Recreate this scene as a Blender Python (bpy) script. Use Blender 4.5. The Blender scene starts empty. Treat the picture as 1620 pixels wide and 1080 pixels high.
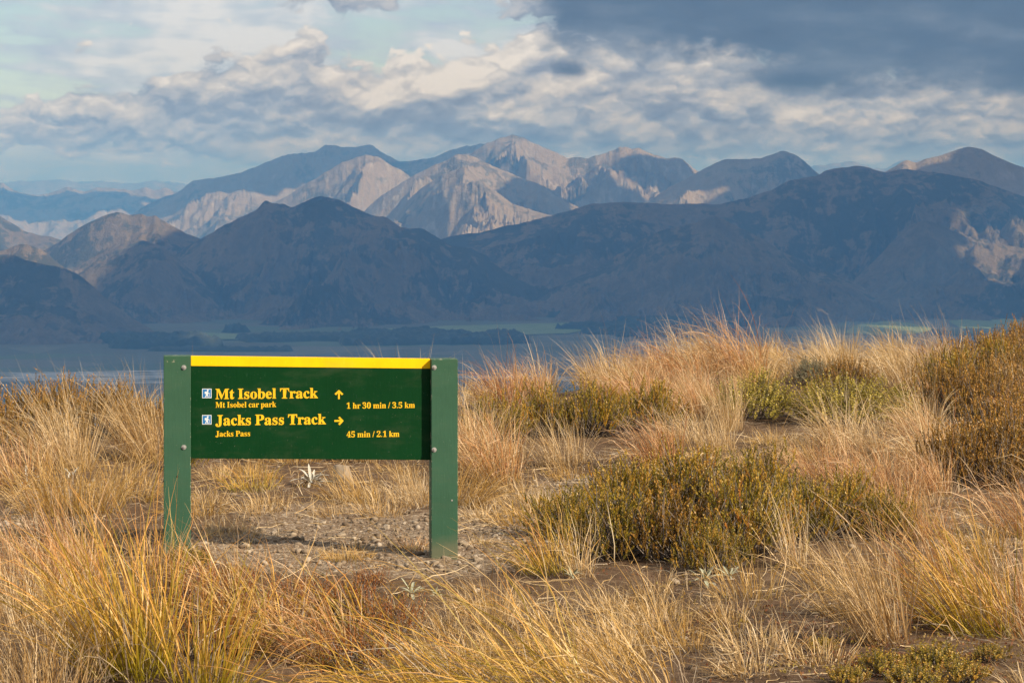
import bpy, math, random
import numpy as np

SC = bpy.context.scene
COL = SC.collection

# ------------------------------------------------------------------ camera
F = 4200.0            # focal length in photo pixels (photo 1620 wide)
K = F / 2250.0
EYE = 1.6
cam_data = bpy.data.cameras.new('camera')
cam_data.sensor_width = 36.0
cam_data.lens = F / 1620 * 36.0
cam_data.shift_y = -240.0 / 1620
cam_data.clip_start = 0.05
cam_data.clip_end = 150000.0
cam = bpy.data.objects.new('camera', cam_data)
cam.location = (0, 0, EYE)
cam.rotation_euler = (math.radians(90), 0, 0)
COL.objects.link(cam)
SC.camera = cam

# ------------------------------------------------------------------ exposure
SC.view_settings.view_transform = 'Standard'
SC.view_settings.look = 'None'
SC.view_settings.exposure = 0.42
SC.view_settings.gamma = 1.0
SC.view_settings.use_curve_mapping = False
SC.cycles.use_denoising = True
SC.cycles.max_bounces = 6
SC.cycles.diffuse_bounces = 3
SC.cycles.glossy_bounces = 2
SC.cycles.transmission_bounces = 4
SC.cycles.transparent_max_bounces = 8
SC.cycles.volume_bounces = 0
SC.cycles.sample_clamp_indirect = 6.0

# ------------------------------------------------------------------ sun
LIGHT = np.array([-1.0, 0.75, -0.80])           # direction the sunlight travels
LIGHT /= np.linalg.norm(LIGHT)
SUN_EL = math.asin(-LIGHT[2])
SUN_AZ = math.atan2(-LIGHT[0], -LIGHT[1])        # clockwise from +Y
sun = bpy.data.lights.new('sun', 'SUN')
sun.energy = 5.0
sun.angle = math.radians(0.53)
sun.color = (1.0, 0.85, 0.66)
so = bpy.data.objects.new('sun', sun)
from mathutils import Vector
so.rotation_euler = Vector(LIGHT).to_track_quat('-Z', 'Y').to_euler()
so.location = (20, -20, 30)
COL.objects.link(so)

# ------------------------------------------------------------------ node helper
class S:
    """a socket with arithmetic"""
    def __init__(s, nt, sock): s.nt, s.k = nt, sock
    def _m(s, op, *a):
        n = s.nt.nodes.new('ShaderNodeMath'); n.operation = op
        for i, x in enumerate((s,) + a):
            if isinstance(x, S): s.nt.links.new(x.k, n.inputs[i])
            else: n.inputs[i].default_value = x
        return S(s.nt, n.outputs[0])
    def __add__(s, o): return s._m('ADD', o)
    __radd__ = __add__
    def __sub__(s, o): return s._m('SUBTRACT', o)
    def __rsub__(s, o): return (s * -1.0) + o
    def __mul__(s, o): return s._m('MULTIPLY', o)
    __rmul__ = __mul__
    def __truediv__(s, o): return s._m('DIVIDE', o)
    def pow(s, o): return s._m('POWER', o)
    def abs(s): return s._m('ABSOLUTE')
    def sqrt(s): return s._m('SQRT')
    def max(s, o): return s._m('MAXIMUM', o)
    def min(s, o): return s._m('MINIMUM', o)
    def atan2(s, o): return s._m('ARCTAN2', o)
    def sin(s): return s._m('SINE')
    def cos(s): return s._m('COSINE')
    def exp(s): return s._m('EXPONENT')
    def smooth(s, a, b, lo=0.0, hi=1.0):
        n = s.nt.nodes.new('ShaderNodeMapRange'); n.interpolation_type = 'SMOOTHSTEP'
        s.nt.links.new(s.k, n.inputs[0])
        for i, v in enumerate((a, b, lo, hi)): n.inputs[1 + i].default_value = v
        return S(s.nt, n.outputs[0])
    def ramp(s, stops):
        n = s.nt.nodes.new('ShaderNodeValToRGB'); e = n.color_ramp.elements
        while len(e) < len(stops): e.new(0.5)
        for el, (p, c) in zip(e, stops):
            el.position = p; el.color = tuple(c) + (1,) if len(c) == 3 else c
        s.nt.links.new(s.k, n.inputs[0])
        return S(s.nt, n.outputs[0])

def xyz(nt, x, y, z):
    n = nt.nodes.new('ShaderNodeCombineXYZ')
    for i, v in enumerate((x, y, z)):
        if isinstance(v, S): nt.links.new(v.k, n.inputs[i])
        else: n.inputs[i].default_value = v
    return S(nt, n.outputs[0])
def sep(v):
    n = v.nt.nodes.new('ShaderNodeSeparateXYZ'); v.nt.links.new(v.k, n.inputs[0])
    return [S(v.nt, n.outputs[i]) for i in range(3)]
def noise(vec, scale, detail=6.0, rough=0.55, dist=0.0, out=0, lac=2.0, dim='3D'):
    n = vec.nt.nodes.new('ShaderNodeTexNoise'); n.noise_dimensions = dim
    vec.nt.links.new(vec.k, n.inputs['Vector'])
    n.inputs['Scale'].default_value = scale; n.inputs['Detail'].default_value = detail
    n.inputs['Roughness'].default_value = rough; n.inputs['Distortion'].default_value = dist
    n.inputs['Lacunarity'].default_value = lac
    return S(vec.nt, n.outputs[out])
def mixc(f, a, b, nt=None):
    nt = nt or (f.nt if isinstance(f, S) else a.nt)
    n = nt.nodes.new('ShaderNodeMix'); n.data_type = 'RGBA'
    for i, v in ((0, f), (6, a), (7, b)):
        if isinstance(v, S): nt.links.new(v.k, n.inputs[i])
        elif i == 0: n.inputs[0].default_value = v
        else: n.inputs[i].default_value = tuple(v) + (1,)
    return S(nt, n.outputs[2])
def coord(nt, which):
    n = nt.nodes.get('tc') or nt.nodes.new('ShaderNodeTexCoord'); n.name = 'tc'
    return S(nt, n.outputs[which])
def geom(nt, which):
    n = nt.nodes.get('ge') or nt.nodes.new('ShaderNodeNewGeometry'); n.name = 'ge'
    return S(nt, n.outputs[which])

# ------------------------------------------------------------------ sky: physical sky with procedural cloud
world = bpy.data.worlds.new('World')
SC.world = world
world.use_nodes = True
wt = world.node_tree
wt.nodes.clear()
sky = wt.nodes.new('ShaderNodeTexSky')
sky.sky_type = 'NISHITA'; sky.sun_disc = False
sky.sun_elevation = SUN_EL; sky.sun_rotation = SUN_AZ
sky.altitude = 1200; sky.air_density = 1.0; sky.dust_density = 0.6; sky.ozone_density = 1.0
bg_sky = wt.nodes.new('ShaderNodeBackground'); bg_sky.inputs[1].default_value = 0.075
wt.links.new(sky.outputs[0], bg_sky.inputs[0])
d = coord(wt, 'Generated')
dx, dy, dz = sep(d)
hr = (dx * dx + dy * dy).sqrt().max(1e-4)
AZ = dx.atan2(dy) * K
EL = dz / hr * K
ELp = EL.max(0.0)
ELc = ELp / (ELp + 0.9) * 0.9                      # compresses towards the zenith
cx, cy = dx / hr, dy / hr
def gauss(px, py, sx, sy):
    """soft blob at a direction, sizes in photo pixels"""
    a0, e0 = math.atan((px - 810) / 2250.0), (300 - py) / 2250.0
    a = (AZ - a0) * (2250.0 / sx); e = (EL - e0) * (2250.0 / sy)
    return ((a * a + e * e) * -1.0).exp()
def sn(x, y, *k): return noise(xyz(wt, x, y, 0.0), *k, dim='2D')
warp = sn(AZ, ELc * 2.0, 12, 2, 0.5)
warp2 = sn(AZ + 3.1, ELc * 2.0, 30, 2, 0.5)
# 1. high streaks
st = sn(AZ + 5.0, ELc * 7.0 + warp * 0.10 + AZ * 0.4, 7.0, 6, 0.58)
st_cov = st.smooth(0.30, 0.52)
st_col = (st + (warp2 - 0.5) * 0.5).ramp([(0.34, (0.47, 0.54, 0.66)), (0.50, (0.60, 0.65, 0.71)), (0.66, (0.80, 0.79, 0.79))])
# 2. heaped cloud along the horizon band
def puff(vec, scale):
    n = wt.nodes.new('ShaderNodeTexVoronoi'); n.feature = 'SMOOTH_F1'; n.voronoi_dimensions = '2D'
    n.inputs['Scale'].default_value = scale; n.inputs['Smoothness'].default_value = 0.3
    n.inputs['Detail'].default_value = 0.0
    wt.links.new(vec.k, n.inputs['Vector'])
    return 0.62 - S(wt, n.outputs['Distance'])
w3 = sn(AZ, ELc * 2.0 + 3.7, 60, 3, 0.55)
def heap(off):
    ax = AZ + (warp2 - 0.5) * 0.010 + (w3 - 0.5) * 0.014; ey = ELc * 2.0 + off + (warp - 0.5) * 0.02 + (w3 - 0.5) * 0.012
    v = xyz(wt, ax, ey + 1.7, 0.0)
    return noise(v, 13.0, 8, 0.58, dim='2D') + puff(v, 30.0) * 0.27 + puff(v, 64.0) * 0.14 - 0.04
n0 = heap(0.0); n1 = heap(0.008); n2 = heap(0.024)
big = sn(AZ, ELc * 3.6 + 2.7, 5.0, 2, 0.5)
cov_bias = gauss(640, 170, 400, 80) * 0.26 + gauss(1250, 190, 600, 85) * 0.26 + gauss(260, 180, 260, 50) * 0.16 \
    - gauss(120, 285, 380, 30) * 0.26 + gauss(60, 215, 160, 30) * 0.05 + (big - 0.5) * 0.55 - EL.smooth(0.10, 0.16) * 0.06 - gauss(280, 50, 420, 62) * 0.30 - gauss(60, 120, 200, 40) * 0.1
dens = n0 + cov_bias
cu_cov = dens.smooth(0.44, 0.52)
lit = ((n0 - n1) * 1.45 + (n0 - n2) * 0.95 + 0.57 + gauss(690, 125, 180, 58) * 0.36 - gauss(650, 205, 200, 20) * 0.26
       - gauss(1250, 238, 420, 20) * 0.16 + gauss(1180, 195, 350, 40) * 0.05
       - (dens.smooth(0.66, 1.1) * 0.16))
cu_col = lit.ramp([(0.0, (0.200, 0.235, 0.315)), (0.35, (0.320, 0.360, 0.435)), (0.58, (0.50, 0.51, 0.54)), (0.78, (0.67, 0.635, 0.60)), (1.0, (0.90, 0.83, 0.75))])
# bright slit just over the ranges
slit = (gauss(1180, 254, 330, 13) + gauss(520, 238, 160, 14)).min(1.0) * n2.smooth(0.46, 0.66)
cu_col = mixc(slit * 0.85, cu_col, (0.80, 0.76, 0.70))
# 3. the dark deck overhead to the right
edge = (AZ - math.atan(-60 / 2250.0)) * 0.60
bn = sn(AZ, ELc * 1.5 + 4.0, 3.2, 3, 0.5) - 0.5
AZw = AZ + bn * (0.10 + EL.smooth(0.10, 0.5) * 1.6)
lowline = EL - (300 - 62) / 2250.0 + (AZ + 0.03).max(0.0).min(0.5) * 0.135 - (0.02 - AZw).max(0.0).min(0.35) * 0.9
dk = (lowline * 42.0 + 0.25).min(1.35) - EL.smooth(0.14, 0.3) * 0.5 + (sn(AZ, ELc * 3.0 + 9.0, 9.0, 7, 0.57) - 0.5) * 1.9 \
    - EL.smooth(0.17, 0.5) * 1.2 + gauss(1245, 128, 110, 24) * 1.1 \
    + gauss(900, 112, 40, 16) * 1.25 + gauss(530, 40, 85, 24) * 1.5 + gauss(480, 60, 60, 12) * 0.3 + gauss(668, 52, 40, 16) * 1.0
dk_cov = (dk + (w3 - 0.5) * 0.9).smooth(-0.05, 1.15)
dkn = sn(AZ + 1.0, ELc * 4.5, 10.0, 5, 0.5)
dk_thick = dkn * 0.70 + dk.smooth(0.1, 2.2) * -0.50 + 0.42
dk_col = dk_thick.ramp([(0.12, (0.070, 0.105, 0.165)), (0.45, (0.105, 0.148, 0.215)), (0.85, (0.23, 0.275, 0.345))])
c1 = wt.nodes.new('ShaderNodeBackground'); wt.links.new(st_col.k, c1.inputs[0])
c2 = wt.nodes.new('ShaderNodeBackground'); wt.links.new(mixc(dk_cov, cu_col, dk_col).k, c2.inputs[0])
c1.inputs[1].default_value = 0.78; c2.inputs[1].default_value = 0.80
m1 = wt.nodes.new('ShaderNodeMixShader'); m2 = wt.nodes.new('ShaderNodeMixShader')
wt.links.new((st_cov * 0.93).k, m1.inputs[0]); wt.links.new(bg_sky.outputs[0], m1.inputs[1]); wt.links.new(c1.outputs[0], m1.inputs[2])
cov = cu_cov.max(dk_cov) * EL.smooth(-0.01, 0.004)
wt.links.new((cov * 0.97).k, m2.inputs[0]); wt.links.new(m1.outputs[0], m2.inputs[1]); wt.links.new(c2.outputs[0], m2.inputs[2])
wo = wt.nodes.new('ShaderNodeOutputWorld'); wt.links.new(m2.outputs[0], wo.inputs[0])
world.cycles.sampling_method = 'MANUAL'
world.cycles.sample_map_resolution = 512

# ------------------------------------------------------------------ numpy noise and mesh helpers
def _h(ix, iy, seed):
    with np.errstate(over='ignore'):
        n = (ix.astype(np.int64) * 374761393 + iy.astype(np.int64) * 668265263 + seed * 1442695041).astype(np.uint64)
        n = (n ^ (n >> np.uint64(13))) * np.uint64(1274126177)
        n = (n ^ (n >> np.uint64(16))) & np.uint64(0xffffff)
    return n.astype(np.float64) / float(0xffffff)
def vn(x, y, seed=0):
    ix, iy = np.floor(x), np.floor(y); fx, fy = x - ix, y - iy
    ix, iy = ix.astype(np.int64), iy.astype(np.int64)
    sx = fx * fx * fx * (fx * (fx * 6 - 15) + 10); sy = fy * fy * fy * (fy * (fy * 6 - 15) + 10)
    a = _h(ix, iy, seed); b = _h(ix + 1, iy, seed); c = _h(ix, iy + 1, seed); e = _h(ix + 1, iy + 1, seed)
    return ((a * (1 - sx) + b * sx) * (1 - sy) + (c * (1 - sx) + e * sx) * sy) * 2 - 1
def fbm(x, y, seed=0, oct=5, gain=0.5, lac=2.03):
    t = 0; a = 1.0; s = 0
    for i in range(oct):
        t = t + a * vn(x, y, seed + i * 17); s += a
        x, y = x * lac * 0.8 - y * lac * 0.6, x * lac * 0.6 + y * lac * 0.8; a *= gain
    return t / s

def make_mesh(name, V, Fc, uv=None, smooth=False, matidx=None):
    """V (n,3), Fc (m,3|4); uv per vertex (n,2)"""
    V = np.ascontiguousarray(V, dtype=np.float32); Fc = np.ascontiguousarray(Fc, dtype=np.int32)
    me = bpy.data.meshes.new(name)
    k = Fc.shape[1]
    me.vertices.add(len(V)); me.vertices.foreach_set('co', V.ravel())
    me.loops.add(Fc.size); me.loops.foreach_set('vertex_index', Fc.ravel())
    me.polygons.add(len(Fc))
    me.polygons.foreach_set('loop_start', np.arange(0, Fc.size, k, dtype=np.int32))
    if smooth: me.polygons.foreach_set('use_smooth', np.ones(len(Fc), dtype=bool))
    if matidx is not None: me.polygons.foreach_set('material_index', np.ascontiguousarray(matidx, dtype=np.int32))
    if uv is not None:
        l = me.uv_layers.new(name='UVMap')
        l.data.foreach_set('uv', np.ascontiguousarray(np.asarray(uv, dtype=np.float32)[Fc.ravel()]).ravel())
    me.update(calc_edges=True)
    return me
def grid_faces(nr, nc):
    i = np.arange(nr * nc).reshape(nr, nc)
    return np.stack([i[:-1, :-1], i[:-1, 1:], i[1:, 1:], i[1:, :-1]], -1).reshape(-1, 4)
def link(name, me, mat=None, parent=None, **props):
    o = bpy.data.objects.new(name, me); COL.objects.link(o)
    if mat is not None and me is not None and len(me.materials) == 0:
        for m in (mat if isinstance(mat, (list, tuple)) else [mat]): me.materials.append(m)
    if parent is not None: o.parent = parent
    for k, v in props.items():
        if v: o[k] = v
    return o
def empty(name, loc=(0, 0, 0), rz=0.0, **props):
    o = bpy.data.objects.new(name, None); COL.objects.link(o)
    o.location = loc; o.rotation_euler = (0, 0, rz); o.empty_display_size = 0.1
    for k, v in props.items():
        if v: o[k] = v
    return o
def new_mat(name):
    m = bpy.data.materials.new(name); m.use_nodes = True
    nt = m.node_tree; b = nt.nodes['Principled BSDF']
    return m, nt, b
def setc(nt, sock, v):
    if isinstance(v, S): nt.links.new(v.k, sock)
    else: sock.default_value = tuple(v) + (1,) if isinstance(v, (tuple, list)) else v
def bump(nt, b, h, strength=0.5, dist=0.01):
    n = nt.nodes.new('ShaderNodeBump'); n.inputs['Strength'].default_value = strength; n.inputs['Distance'].default_value = dist
    nt.links.new(h.k, n.inputs['Height']); nt.links.new(n.outputs[0], b.inputs['Normal'])

HAZE_COL = (0.135, 0.43, 1.0)
HAZE_D = 7.6e-5 / 1.5
HAZE_AB = 0.4
# clouds: picture point and distance (m / KD) of the slope they shade, half widths across and in depth
CLOUDS = [(1000, 470, 6900, 800, 1000), (1190, 450, 7600, 420, 600), (1720, 520, 6000, 600, 600), (150, 600, 4500, 2200, 800), (900, 600, 4500, 1500, 800),
          (540, 400, 8300, 1050, 1250), (700, 430, 7600, 700, 1500), (20, 470, 6900, 800, 700), (1000, 400, 9000, 1400, 1300), (1330, 400, 8900, 420, 600), (1560, 300, 10300, 900, 800),
          (300, 530, 6000, 1200, 700), (900, 540, 5300, 1300, 900), (1350, 560, 5000, 900, 500), (540, 232, 17300, 1500, 650), (390, 265, 16900, 700, 420),
          (880, 300, 13300, 380, 350), (1020, 295, 15000, 420, 500), (1130, 290, 13200, 500, 500), (1270, 300, 12600, 450, 500), (1570, 290, 11200, 500, 450), (1640, 250, 11600, 500, 400), (950, 315, 14300, 300, 300), (1640, 480, 6700, 600, 500), (60, 320, 21000, 1500, 500), (1560, 465, 8150, 620, 420), (1440, 440, 8350, 420, 480), (1385, 290, 9800, 320, 380), (1285, 505, 7600, 300, 330), (1640, 330, 9500, 350, 300)]


# ================================================================== far country
FLOOR = -600.0
KD = 1.5
def mountain_mat(name, lo, mid, scree, scrub, scrub_amt, scree_amt):
    m, nt, b = new_mat(name)
    P = geom(nt, 'Position'); N = geom(nt, 'Normal')
    nz = sep(N)[2]
    big = noise(P, 1 / 700, 6, 0.6); fine = noise(P, 1 / 120, 8, 0.65); grain = noise(P, 1 / 45, 6, 0.7)
    Px, Py, Pz = sep(P)
    wv = noise(P, 1 / 300, 4, 0.6)
    streak = noise(xyz(nt, Px / 42.0 + wv * 5.0, Py / 210.0, Pz / 150.0), 1.0, 6, 0.68)     # scree and slips run down the slope
    c = mixc((big * 0.6 + fine * 0.4).smooth(0.38, 0.60), lo, mid)
    c = mixc((fine * 0.75 + streak * 0.45 + (big - 0.5) * 0.9).smooth(0.68 - scrub_amt, 0.80 - scrub_amt), c, scrub)
    steep = (1.0 - nz).smooth(0.03, 0.25)
    c = mixc(((streak * 0.75 + fine * 0.4 - (big - 0.5) * 0.4).smooth(0.58, 0.80) * steep * scree_amt).min(1.0), c, scree)
    c = mixc(grain.smooth(0.4, 0.68) * 0.45, c, mixc(0.6, c, lo, nt))
    setc(nt, b.inputs['Base Color'], c)
    b.inputs['Roughness'].default_value = 1.0; b.inputs['Specular IOR Level'].default_value = 0.05
    bump(nt, b, fine * 1.0 + streak * 0.5 + grain * 0.3, 0.7, 45)
    return m
M_ALP = mountain_mat('alpine_rock', (0.225, 0.180, 0.125), (0.310, 0.255, 0.185), (0.46, 0.42, 0.36), (0.115, 0.102, 0.072), 0.07, 0.8)
M_HILL = mountain_mat('tussock_hill', (0.105, 0.084, 0.052), (0.230, 0.174, 0.108), (0.34, 0.27, 0.19), (0.058, 0.057, 0.037), 0.115, 0.3)

def gullies(x, y, gx, gy, scale, seed):
    """stripes running down the slope, grown from scattered cells: reads as branching gullies"""
    g = np.sqrt(gx * gx + gy * gy) + 1e-6
    px_, py_ = -gy / g, gx / g
    qx, qy = x / scale, y / scale
    ix, iy = np.floor(qx), np.floor(qy)
    num = np.zeros_like(qx); den = np.zeros_like(qx)
    for i in (-1, 0, 1):
        for j in (-1, 0, 1):
            cx_, cy_ = ix + i, iy + j
            hx = _h(cx_.astype(np.int64), cy_.astype(np.int64), seed); hy = _h(cx_.astype(np.int64), cy_.astype(np.int64), seed + 7)
            ax, ay = qx - cx_ - hx, qy - cy_ - hy
            w = np.exp(-(ax * ax + ay * ay) * 2.4)
            num += w * np.cos((ax * px_ + ay * py_) * 6.283 * 0.9); den += w
    return num / (den + 1e-6)

def mountain(name, crest, D, wf, wb, mat, seed, cols, rows, amp=1.0, rough=1.0, zfront=FLOOR - 40, conc=1.25, slant=0.0):
    D *= KD
    cp = np.array(crest, dtype=float)
    if cp[0, 0] < -20 and cp[0, 1] < 495: cp = np.vstack([[cp[0, 0] - 260, 512], cp])          # the ends run down to the plain
    if cp[-1, 0] > 1640 and cp[-1, 1] < 495: cp = np.vstack([cp, [cp[-1, 0] + 260, 512]])
    u0, u1 = (cp[0, 0] - 810) / F, (cp[-1, 0] - 810) / F
    u = np.linspace(u0, u1, cols)
    pxs = u * F + 810
    cy_ = np.interp(pxs, cp[:, 0], cp[:, 1])
    k = np.array([1, 2, 3, 2, 1.0]); k /= k.sum()
    cy_ = np.convolve(np.pad(cy_, 2, mode='edge'), k, mode='valid')
    Yc = D * (1 + slant * (u - u.mean()) / max(1e-6, (u1 - u0))) + fbm(u * D / 1500, u * 0 + 3.3, seed, 3) * wf * 0.13
    zc = (300 - cy_) / F * Yc + fbm(u * D / 170, u * 0 + 1.3, seed + 5, 6, 0.6) * 15 * rough * (D / 9000 / KD)
    nf = int(rows * 0.8); nb = rows - nf
    s = np.concatenate([-(np.linspace(1, 0, nf, endpoint=False)) ** 1.15, np.linspace(0, 1, nb)])
    Sg, U = np.meshgrid(s, u, indexing='ij')
    Yg = Yc[None, :] + np.where(Sg < 0, Sg * wf, Sg * wb)
    Xg = U * Yg
    a = np.abs(Sg)
    prof = np.where(Sg < 0, 1 - (1 - np.clip(a, 0, 1)) ** conc, a ** 1.0)
    base = zc[None, :] + (zfront - zc[None, :]) * prof
    relief = np.maximum(zc[None, :] - zfront, 60)
    fade = np.clip(a * 5, 0.0, 1) * np.clip((1 - a) * 6, 0, 1)
    wx = Xg + fbm(Xg / 800, Yg / 800, seed + 21, 4) * 260; wy = Yg + fbm(Xg / 800 + 9, Yg / 800, seed + 22, 4) * 260
    rot = 0.62 * math.sin(seed * 2.3)
    rx_, ry_ = wx * math.cos(rot) - wy * math.sin(rot), wx * math.sin(rot) + wy * math.cos(rot)
    sc_r = 0.62 + 0.38 * amp
    rid = 1 - 2.3 * np.abs(vn(rx_ / (760 * sc_r), ry_ / 1900, seed + 31)) ** 0.85
    rid2 = 1 - 2.3 * np.abs(vn(rx_ / 370 + 7, ry_ / 800, seed + 32)) ** 0.85
    rid3 = 1 - 2.3 * np.abs(vn(wx / 190 + 3, wy / 330, seed + 34)) ** 0.9
    fade = np.clip(a * 3.5, 0.0, 1) ** 1.3 * np.clip((1 - a) * 6, 0, 1)
    z = base + fade * amp * relief * (0.20 * rid - 0.08 + 0.085 * rid2 + 0.035 * rid3)
    def grads(z):
        zu = np.gradient(z, axis=1) / (u[1] - u[0]); zs = np.gradient(z, axis=0)
        Ys = np.gradient(Yg, axis=0); zY = zs / Ys
        Yu = np.gradient(Yg, axis=1) / (u[1] - u[0])
        zu = zu - zY * Yu
        return zu / Yg, zY - (U / Yg) * zu
    for i, sc_ in enumerate((420, 210, 110, 56)):
        if sc_ < (Yg.mean() * (u[1] - u[0])) * 2.2: break
        gx, gy = grads(z); g = np.sqrt(gx * gx + gy * gy)
        A = sc_ * 0.085 * amp * np.clip(g * 1.6, 0.0, 1.0) * (0.25 + 0.75 * fade)
        A = A * np.clip(0.15 + a * 4, 0, 1)
        z = z + A * (gullies(Xg + 0.25 * sc_ * vn(Xg / sc_, Yg / sc_, seed), Yg, gx, gy, sc_, seed + 100 + i) - 0.25)
    z = z + fbm(Xg / 80, Yg / 80, seed + 41, 4, 0.6) * 7 * rough * (0.3 + fade)
    lim = zc[None, :] / Yc[None, :] * Yg                     # nothing stands above the crest as seen from the pass
    dd = lim - z; kk = 30 * np.clip(a * 6, 0, 1)
    z = np.where(Sg <= 0, lim - 0.5 * (dd + np.sqrt(dd * dd + kk * kk)), np.minimum(z, zc[None, :] - Sg * wb * 0.15))
    V = np.stack([Xg, Yg, z], -1).reshape(-1, 3)
    me = make_mesh(name, V, grid_faces(len(s), cols), smooth=True)
    return link(name, me, mat, kind='structure')

mountain('far_range', [(-160, 296), (-60, 290), (0, 292), (30, 286), (85, 283), (120, 287), (160, 285), (200, 290), (250, 285), (290, 292), (340, 300), (420, 330)], 36000, 5000, 3000, M_ALP, 3, 200, 60, 0.8)
mountain('far_range', [(1180, 320), (1240, 290), (1285, 263), (1310, 261), (1345, 255), (1375, 263), (1400, 268), (1420, 256), (1450, 252), (1500, 262), (1600, 300)], 30000, 4500, 3000, M_ALP, 4, 140, 50, 0.8)
mountain('mountain_range', [(-220, 310), (-100, 300), (-40, 296), (0, 289), (20, 300), (50, 308), (79, 305), (107, 295), (134, 303), (151, 297), (176, 298), (200, 300), (215, 303), (229, 296), (246, 303), (262, 296), (281, 303), (320, 310), (400, 330), (480, 350)], 21500, 3600, 2500, M_ALP, 11, 330, 120, 0.95)
mountain('mountain_range', [(190, 350), (230, 325), (281, 302), (305, 285), (325, 282), (355, 279), (392, 268), (425, 255), (460, 244), (500, 240), (515, 228), (540, 233), (560, 232), (586, 229), (598, 237), (630, 255), (656, 252), (688, 247), (712, 236), (732, 233), (769, 226), (800, 240), (850, 280), (900, 330)], 17200, 3000, 2000, M_ALP, 12, 380, 105, 0.8)
mountain('mountain_range', [(600, 370), (660, 310), (720, 262), (750, 236), (769, 226), (786, 220), (809, 211), (832, 219), (857, 231), (897, 249), (913, 247), (929, 249), (962, 238), (980, 232), (988, 231), (997, 236), (1011, 235), (1024, 240), (1054, 250), (1068, 248), (1080, 252), (1105, 272), (1150, 300), (1210, 340)], 15300, 2700, 2000, M_ALP, 13, 430, 130, 1.5)
mountain('mountain', [(370, 372), (400, 348), (436, 319), (492, 285), (540, 257), (578, 244), (603, 250), (645, 275), (680, 312), (730, 372)], 14500, 2300, 1500, M_ALP, 14, 300, 120, 1.4)
mountain('mountain', [(540, 372), (570, 338), (600, 312), (635, 287), (680, 264), (725, 244), (751, 247), (768, 254), (793, 268), (830, 284), (870, 298), (905, 322), (960, 350), (1020, 380)], 13700, 2300, 1500, M_ALP, 15, 330, 120, 1.45)
mountain('mountain', [(575, 385), (615, 345), (660, 303), (700, 275), (735, 262), (765, 288), (807, 319), (835, 331), (862, 340), (905, 352), (960, 390)], 12700, 1900, 1300, M_ALP, 16, 300, 120, 1.4, slant=-0.06)
mountain('mountain', [(960, 350), (1000, 330), (1060, 297), (1105, 273), (1142, 254), (1156, 251), (1182, 250), (1203, 249), (1219, 243), (1237, 237), (1252, 243), (1270, 254), (1291, 273), (1330, 300), (1400, 345)], 13000, 2400, 1800, M_ALP, 17, 320, 120, 1.3)
mountain('mountain', [(1290, 345), (1340, 310), (1400, 272), (1418, 263), (1432, 255), (1449, 257), (1463, 250), (1485, 245), (1506, 241), (1534, 231), (1555, 236), (1580, 249), (1601, 257), (1620, 264), (1700, 300), (1780, 310), (1880, 350)], 11600, 2500, 1800, M_ALP, 18, 320, 115, 1.3)
mountain('foothill', [(620, 440), (660, 402), (702, 376), (737, 369), (786, 359), (821, 352), (857, 345), (892, 335), (927, 324), (962, 320), (1032, 321), (1090, 322), (1140, 322), (1178, 315), (1221, 298), (1245, 284), (1291, 280), (1305, 270), (1326, 266), (1344, 264), (1361, 263), (1379, 266), (1397, 271), (1432, 268), (1463, 271), (1502, 275), (1530, 282), (1572, 292), (1620, 310), (1750, 340), (1900, 360)], 9800, 2500, 1500, M_HILL, 19, 540, 165, 1.15)
mountain('foothill', [(-260, 300), (-100, 318), (-30, 332), (0, 340), (14, 349), (35, 362), (56, 371), (75, 374), (110, 385), (160, 410), (220, 440)], 11000, 1900, 1300, M_HILL, 20, 200, 90, 1.0)
mountain('foothill', [(-40, 470), (20, 430), (60, 400), (77, 391), (106, 370), (141, 352), (158, 344), (183, 333), (197, 337), (225, 338), (232, 343), (246, 341), (253, 347), (274, 359), (295, 371), (317, 377), (360, 410), (420, 460)], 9300, 1800, 1100, M_HILL, 21, 300, 120, 1.1)
mountain('foothill', [(10, 520), (60, 480), (123, 433), (160, 414), (200, 391), (225, 380), (253, 387), (281, 407), (306, 430), (340, 458), (390, 500)], 8500, 1350, 900, M_HILL, 22, 240, 100, 1.0)
mountain('foothill', [(150, 500), (200, 462), (250, 425), (290, 393), (327, 372), (352, 356), (380, 342), (405, 331), (419, 317), (433, 320), (449, 321), (461, 328), (471, 324), (492, 315), (507, 310), (528, 314), (540, 316), (561, 328), (593, 339), (610, 341), (631, 358), (649, 361), (670, 362), (691, 373), (709, 384), (737, 391), (769, 405), (786, 422), (814, 440), (839, 451), (860, 463), (900, 490), (940, 515)], 8750, 1900, 1200, M_HILL, 23, 480, 165, 1.15)
mountain('foothill', [(-300, 430), (-120, 395), (-50, 385), (0, 400), (21, 388), (39, 385), (70, 398), (91, 416), (130, 445), (180, 480)], 7950, 1000, 800, M_HILL, 24, 150, 70, 0.8)
mountain('foothill', [(-320, 440), (-160, 412), (-60, 400), (0, 404), (21, 404), (35, 409), (70, 419), (95, 423), (123, 434), (151, 454), (176, 475), (197, 493), (225, 512), (260, 535)], 7400, 850, 700, M_HILL, 25, 260, 110, 1.0)
mountain('foothill', [(760, 512), (820, 478), (880, 452), (950, 418), (1010, 383), (1060, 360), (1133, 341), (1180, 364), (1221, 388), (1291, 426), (1347, 446), (1396, 468), (1440, 505)], 8600, 1350, 900, M_HILL, 26, 360, 130, 1.2)
mountain('foothill', [(1300, 500), (1340, 455), (1400, 392), (1440, 356), (1463, 345), (1484, 352), (1520, 370), (1555, 381), (1590, 384), (1620, 391), (1720, 400), (1900, 420)], 8900, 1350, 1000, M_HILL, 27, 300, 120, 1.1)

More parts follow.
